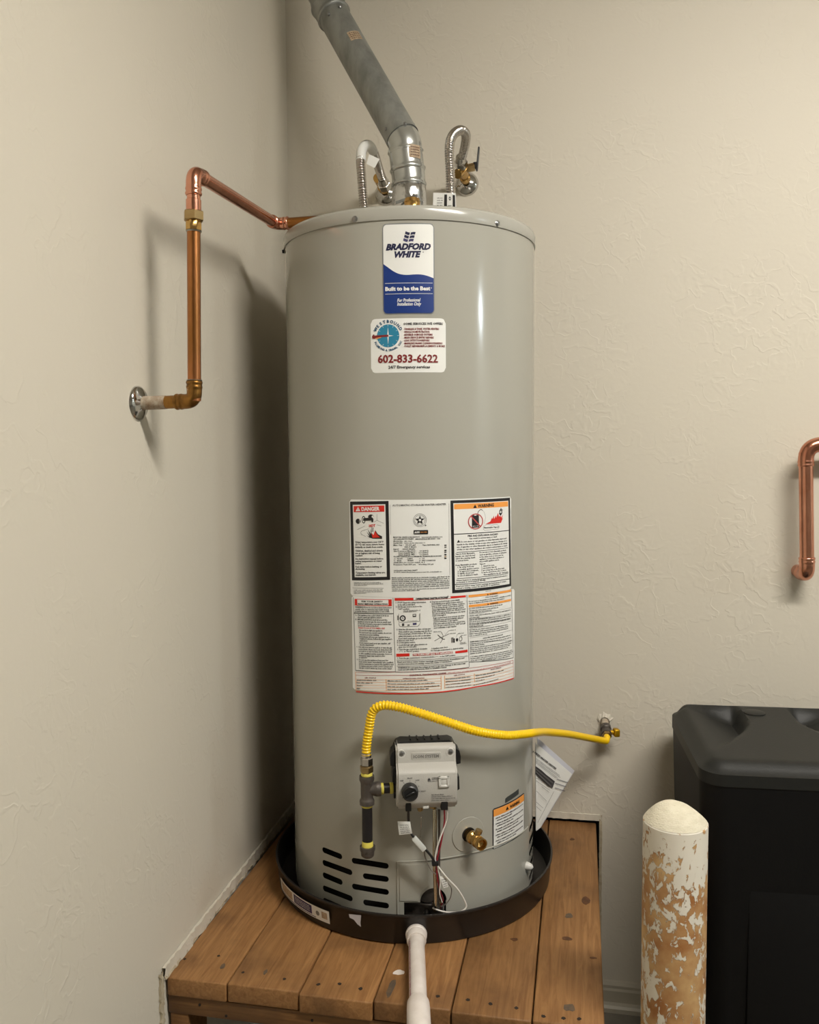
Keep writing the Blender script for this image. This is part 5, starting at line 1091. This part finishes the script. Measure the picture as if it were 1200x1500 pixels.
e_x = (c1-c0).normalized(); e_y = nn.cross(e_x)
if e_y.z < 0: e_y = -e_y
pb = Print(lambda a_, b_, off: c0+e_x*a_+e_y*b_+nn*(.0004+off))
def K(x, y):          # photo pixel of the cover -> coordinates in its plane
    d = Vector(ray(770+x/10.71, 1080+y/10.71)); p_ = Vector(CAM)+d*((c0-Vector(CAM)).dot(nn)/d.dot(nn)); return ((p_-c0).dot(e_x), (p_-c0).dot(e_y))
pb.text('GAS-FIRED WATER HEATER', K(60, 190), K(475, 510), .0042, INK, BOLD, 1)
flush_text()
for k, (a_, b_) in enumerate((((160, 330), (530, 600)), ((160, 350), (540, 632)), ((160, 375), (500, 640)), ((160, 400), (470, 640)))): pb.greek(K(*a_), K(*b_), .0014, INKG, 1, k)
pb.poly([K(150, 445), K(250, 515), K(330, 590), K(460, 690), K(425, 795), K(330, 740), K(230, 640), K(150, 575)], INKG, 1)
for k in range(5): pb.line([K(160, 470+22*k), K(440-14*k, 690+24*k)], .0010, (INK, GREYD)[k % 2], 2)
for a_, b_ in (((165, 600), (330, 735)), ((165, 640), (300, 700)), ((165, 680), (380, 830)), ((250, 770), (370, 865)), ((170, 840), (330, 1000)), ((170, 1015), (275, 1110)), ((165, 1080), (245, 1155))): pb.line([K(*a_), K(*b_)], .0006, INKG, 1)
for a_, b_ in (((490, 655), (660, 710)), ((465, 720), (640, 775)), ((460, 790), (620, 845))): pb.line([K(*a_), K(*b_)], .0012, NAVY, 1)
pb.line([K(445, 850), K(190, 1340)], .0006, GREYD, 1)
pb.build('cover_print', pg)

# ================================================================== bollard
pc = Vector(CAM)+Vector(ray(989.5, 1200))*1.5; pc = Vector((pc.x, pc.y, 0)); RB = .0548; ZB = .897
bol = thing('bollard', 'round steel post with peeling white paint and concrete-filled top', 'bollard', tuple(pc))
ob('post', lathe([(RB, 0), (RB, .3), (RB, .6), (RB, ZB-.001), (RB-.001, ZB)], pc, (0, 0, 1), 64), POST, bol)
Vb = []; Fb = []; n = 48; rings = 9; rn = random.Random(2)
for k in range(rings+1):
    for i in range(n):
        t = 2*PI*i/n; f_ = k/rings; r_ = (RB-.001)*(1-f_); 
        h = .034*(1-(r_/RB)**2.0)*(1.0)+.0012*math.sin(5*t+k)*f_*(1-f_)
        Vb.append((pc.x+r_*math.cos(t)+.008*f_*-1, pc.y+r_*math.sin(t), ZB+h-.0004))
for k in range(rings):
    for i in range(n): Fb.append((k*n+i, k*n+(i+1) % n, (k+1)*n+(i+1) % n, (k+1)*n+i))
ob('concrete_cap', (Vb, Fb), CEMENT, bol, True)

# ================================================================== black brine tank
TW, TD = .44, .43
TO = Vector((1.031, -.084, 0)); tay = Vector((.055, -1, 0)).normalized(); tax = Vector((1, .055, 0)).normalized()
tank = thing('brine_tank', 'black plastic brine tank with moulded lid against the back wall', 'tank', tuple(TO+tax*TW/2+tay*TD/2))
def tp_(a, b, z): return TO+tax*a+tay*b+Vector((0, 0, z))
ZT = .792
def loop(inset, r): return rrect(inset, inset, TW-inset, TD-inset, r, 7)
def stack(levels):
    V = []; Fc = []; n = None
    for ins, r, z in levels:
        lp_ = loop(ins, r); n = len(lp_); V += [tp_(a, b, z) for a, b in lp_]
    for k in range(len(levels)-1):
        for i in range(n): Fc.append((k*n+i, (k+1)*n+i, (k+1)*n+(i+1) % n, k*n+(i+1) % n))
    Fc += [tuple(range(n)), tuple(range((len(levels)-1)*n, len(levels)*n))[::-1]]
    return V, Fc
ob('tank_body', stack([(.03, .04, 0), (.024, .045, .02), (.010, .05, .60), (.003, .05, .66), (-.002, .05, .8395)]), TANKM, tank, 30)
ob('body_panel', join(box(tp_(TW*.5, TD-.0145, .36), (TW*.56, .012, .56), .005, 2, (tax, tay, Vector((0, 0, 1))))), TANKM, tank)
# lid: skirt plus a moulded top with a wedge that narrows towards the round boss at the back
n = 56; V = []; Fc = []
def sm(x): x = min(max(x, 0), 1); return x*x*(3-2*x)
LH = .8915
def lidz(x, y):       # x 0..1 across, y 0 back..1 front
    u = abs(2*x-1); v = 1-y
    wd_ = .25+.62*sm((.74-v)/.72) if v < .74 else .25
    k_ = min(max((u-wd_)/max(.97-wd_, .02), 0), 1)
    dpt = .040*sm(k_/.14)*(1-sm((k_-.10)/.80))*sm((v-.15)/.6)*sm((1-v-.03)/.09)
    z = LH-.004*(1-v)-dpt
    e = min(x*TW/.042, (1-x)*TW/.042, y*TD/.016, (1-y)*TD/.042)
    return z-.022*(1-sm(e))**1.5
ol = rrect(-.004, -.004, TW+.004, TD+.004, .05, 7)
for j in range(n+1):
    for i in range(n+1):
        x, y = i/n, j/n; X_, Y_ = -.004+x*(TW+.008), -.004+y*(TD+.008)
        # pull the square grid into a rounded outline
        rC = .05; cxx = min(max(X_, -.004+rC), TW+.004-rC); cyy = min(max(Y_, -.004+rC), TD+.004-rC); dx, dy = X_-cxx, Y_-cyy; dd_ = math.hypot(dx, dy)
        m_ = max(abs(dx), abs(dy))
        if dd_ > 1e-9 and dx != 0 and dy != 0: X_, Y_ = cxx+dx*m_/dd_, cyy+dy*m_/dd_
        V.append(tp_(X_, Y_, lidz(x, y)))
for j in range(n):
    for i in range(n): a = j*(n+1)+i; Fc.append((a, a+n+1, a+n+2, a+1))
bd = [j for j in range(n+1)]+[(j+1)*(n+1)+n for j in range(n)]+[n*(n+1)+n-1-j for j in range(n)]+[(n-1-j)*(n+1) for j in range(n-1)]
k0 = len(V)
for b_ in bd: q = V[b_].copy(); q.z = .8402; V.append(q)
for i in range(len(bd)): i2 = (i+1) % len(bd); Fc.append((bd[i], bd[i2], k0+i2, k0+i))
Fc.append(tuple(k0+i for i in range(len(bd))))
lid_ = ob('tank_lid', (V, Fc), TANKL, tank, 50)
bs = tp_(TW*.43, .066, LH-.0004); ob('lid_boss', lathe([(.026, -.004), (.026, .0015), (.0235, .0026), (.0001, .0030)], bs, (0, 0, 1), 36), TANKL, lid_)
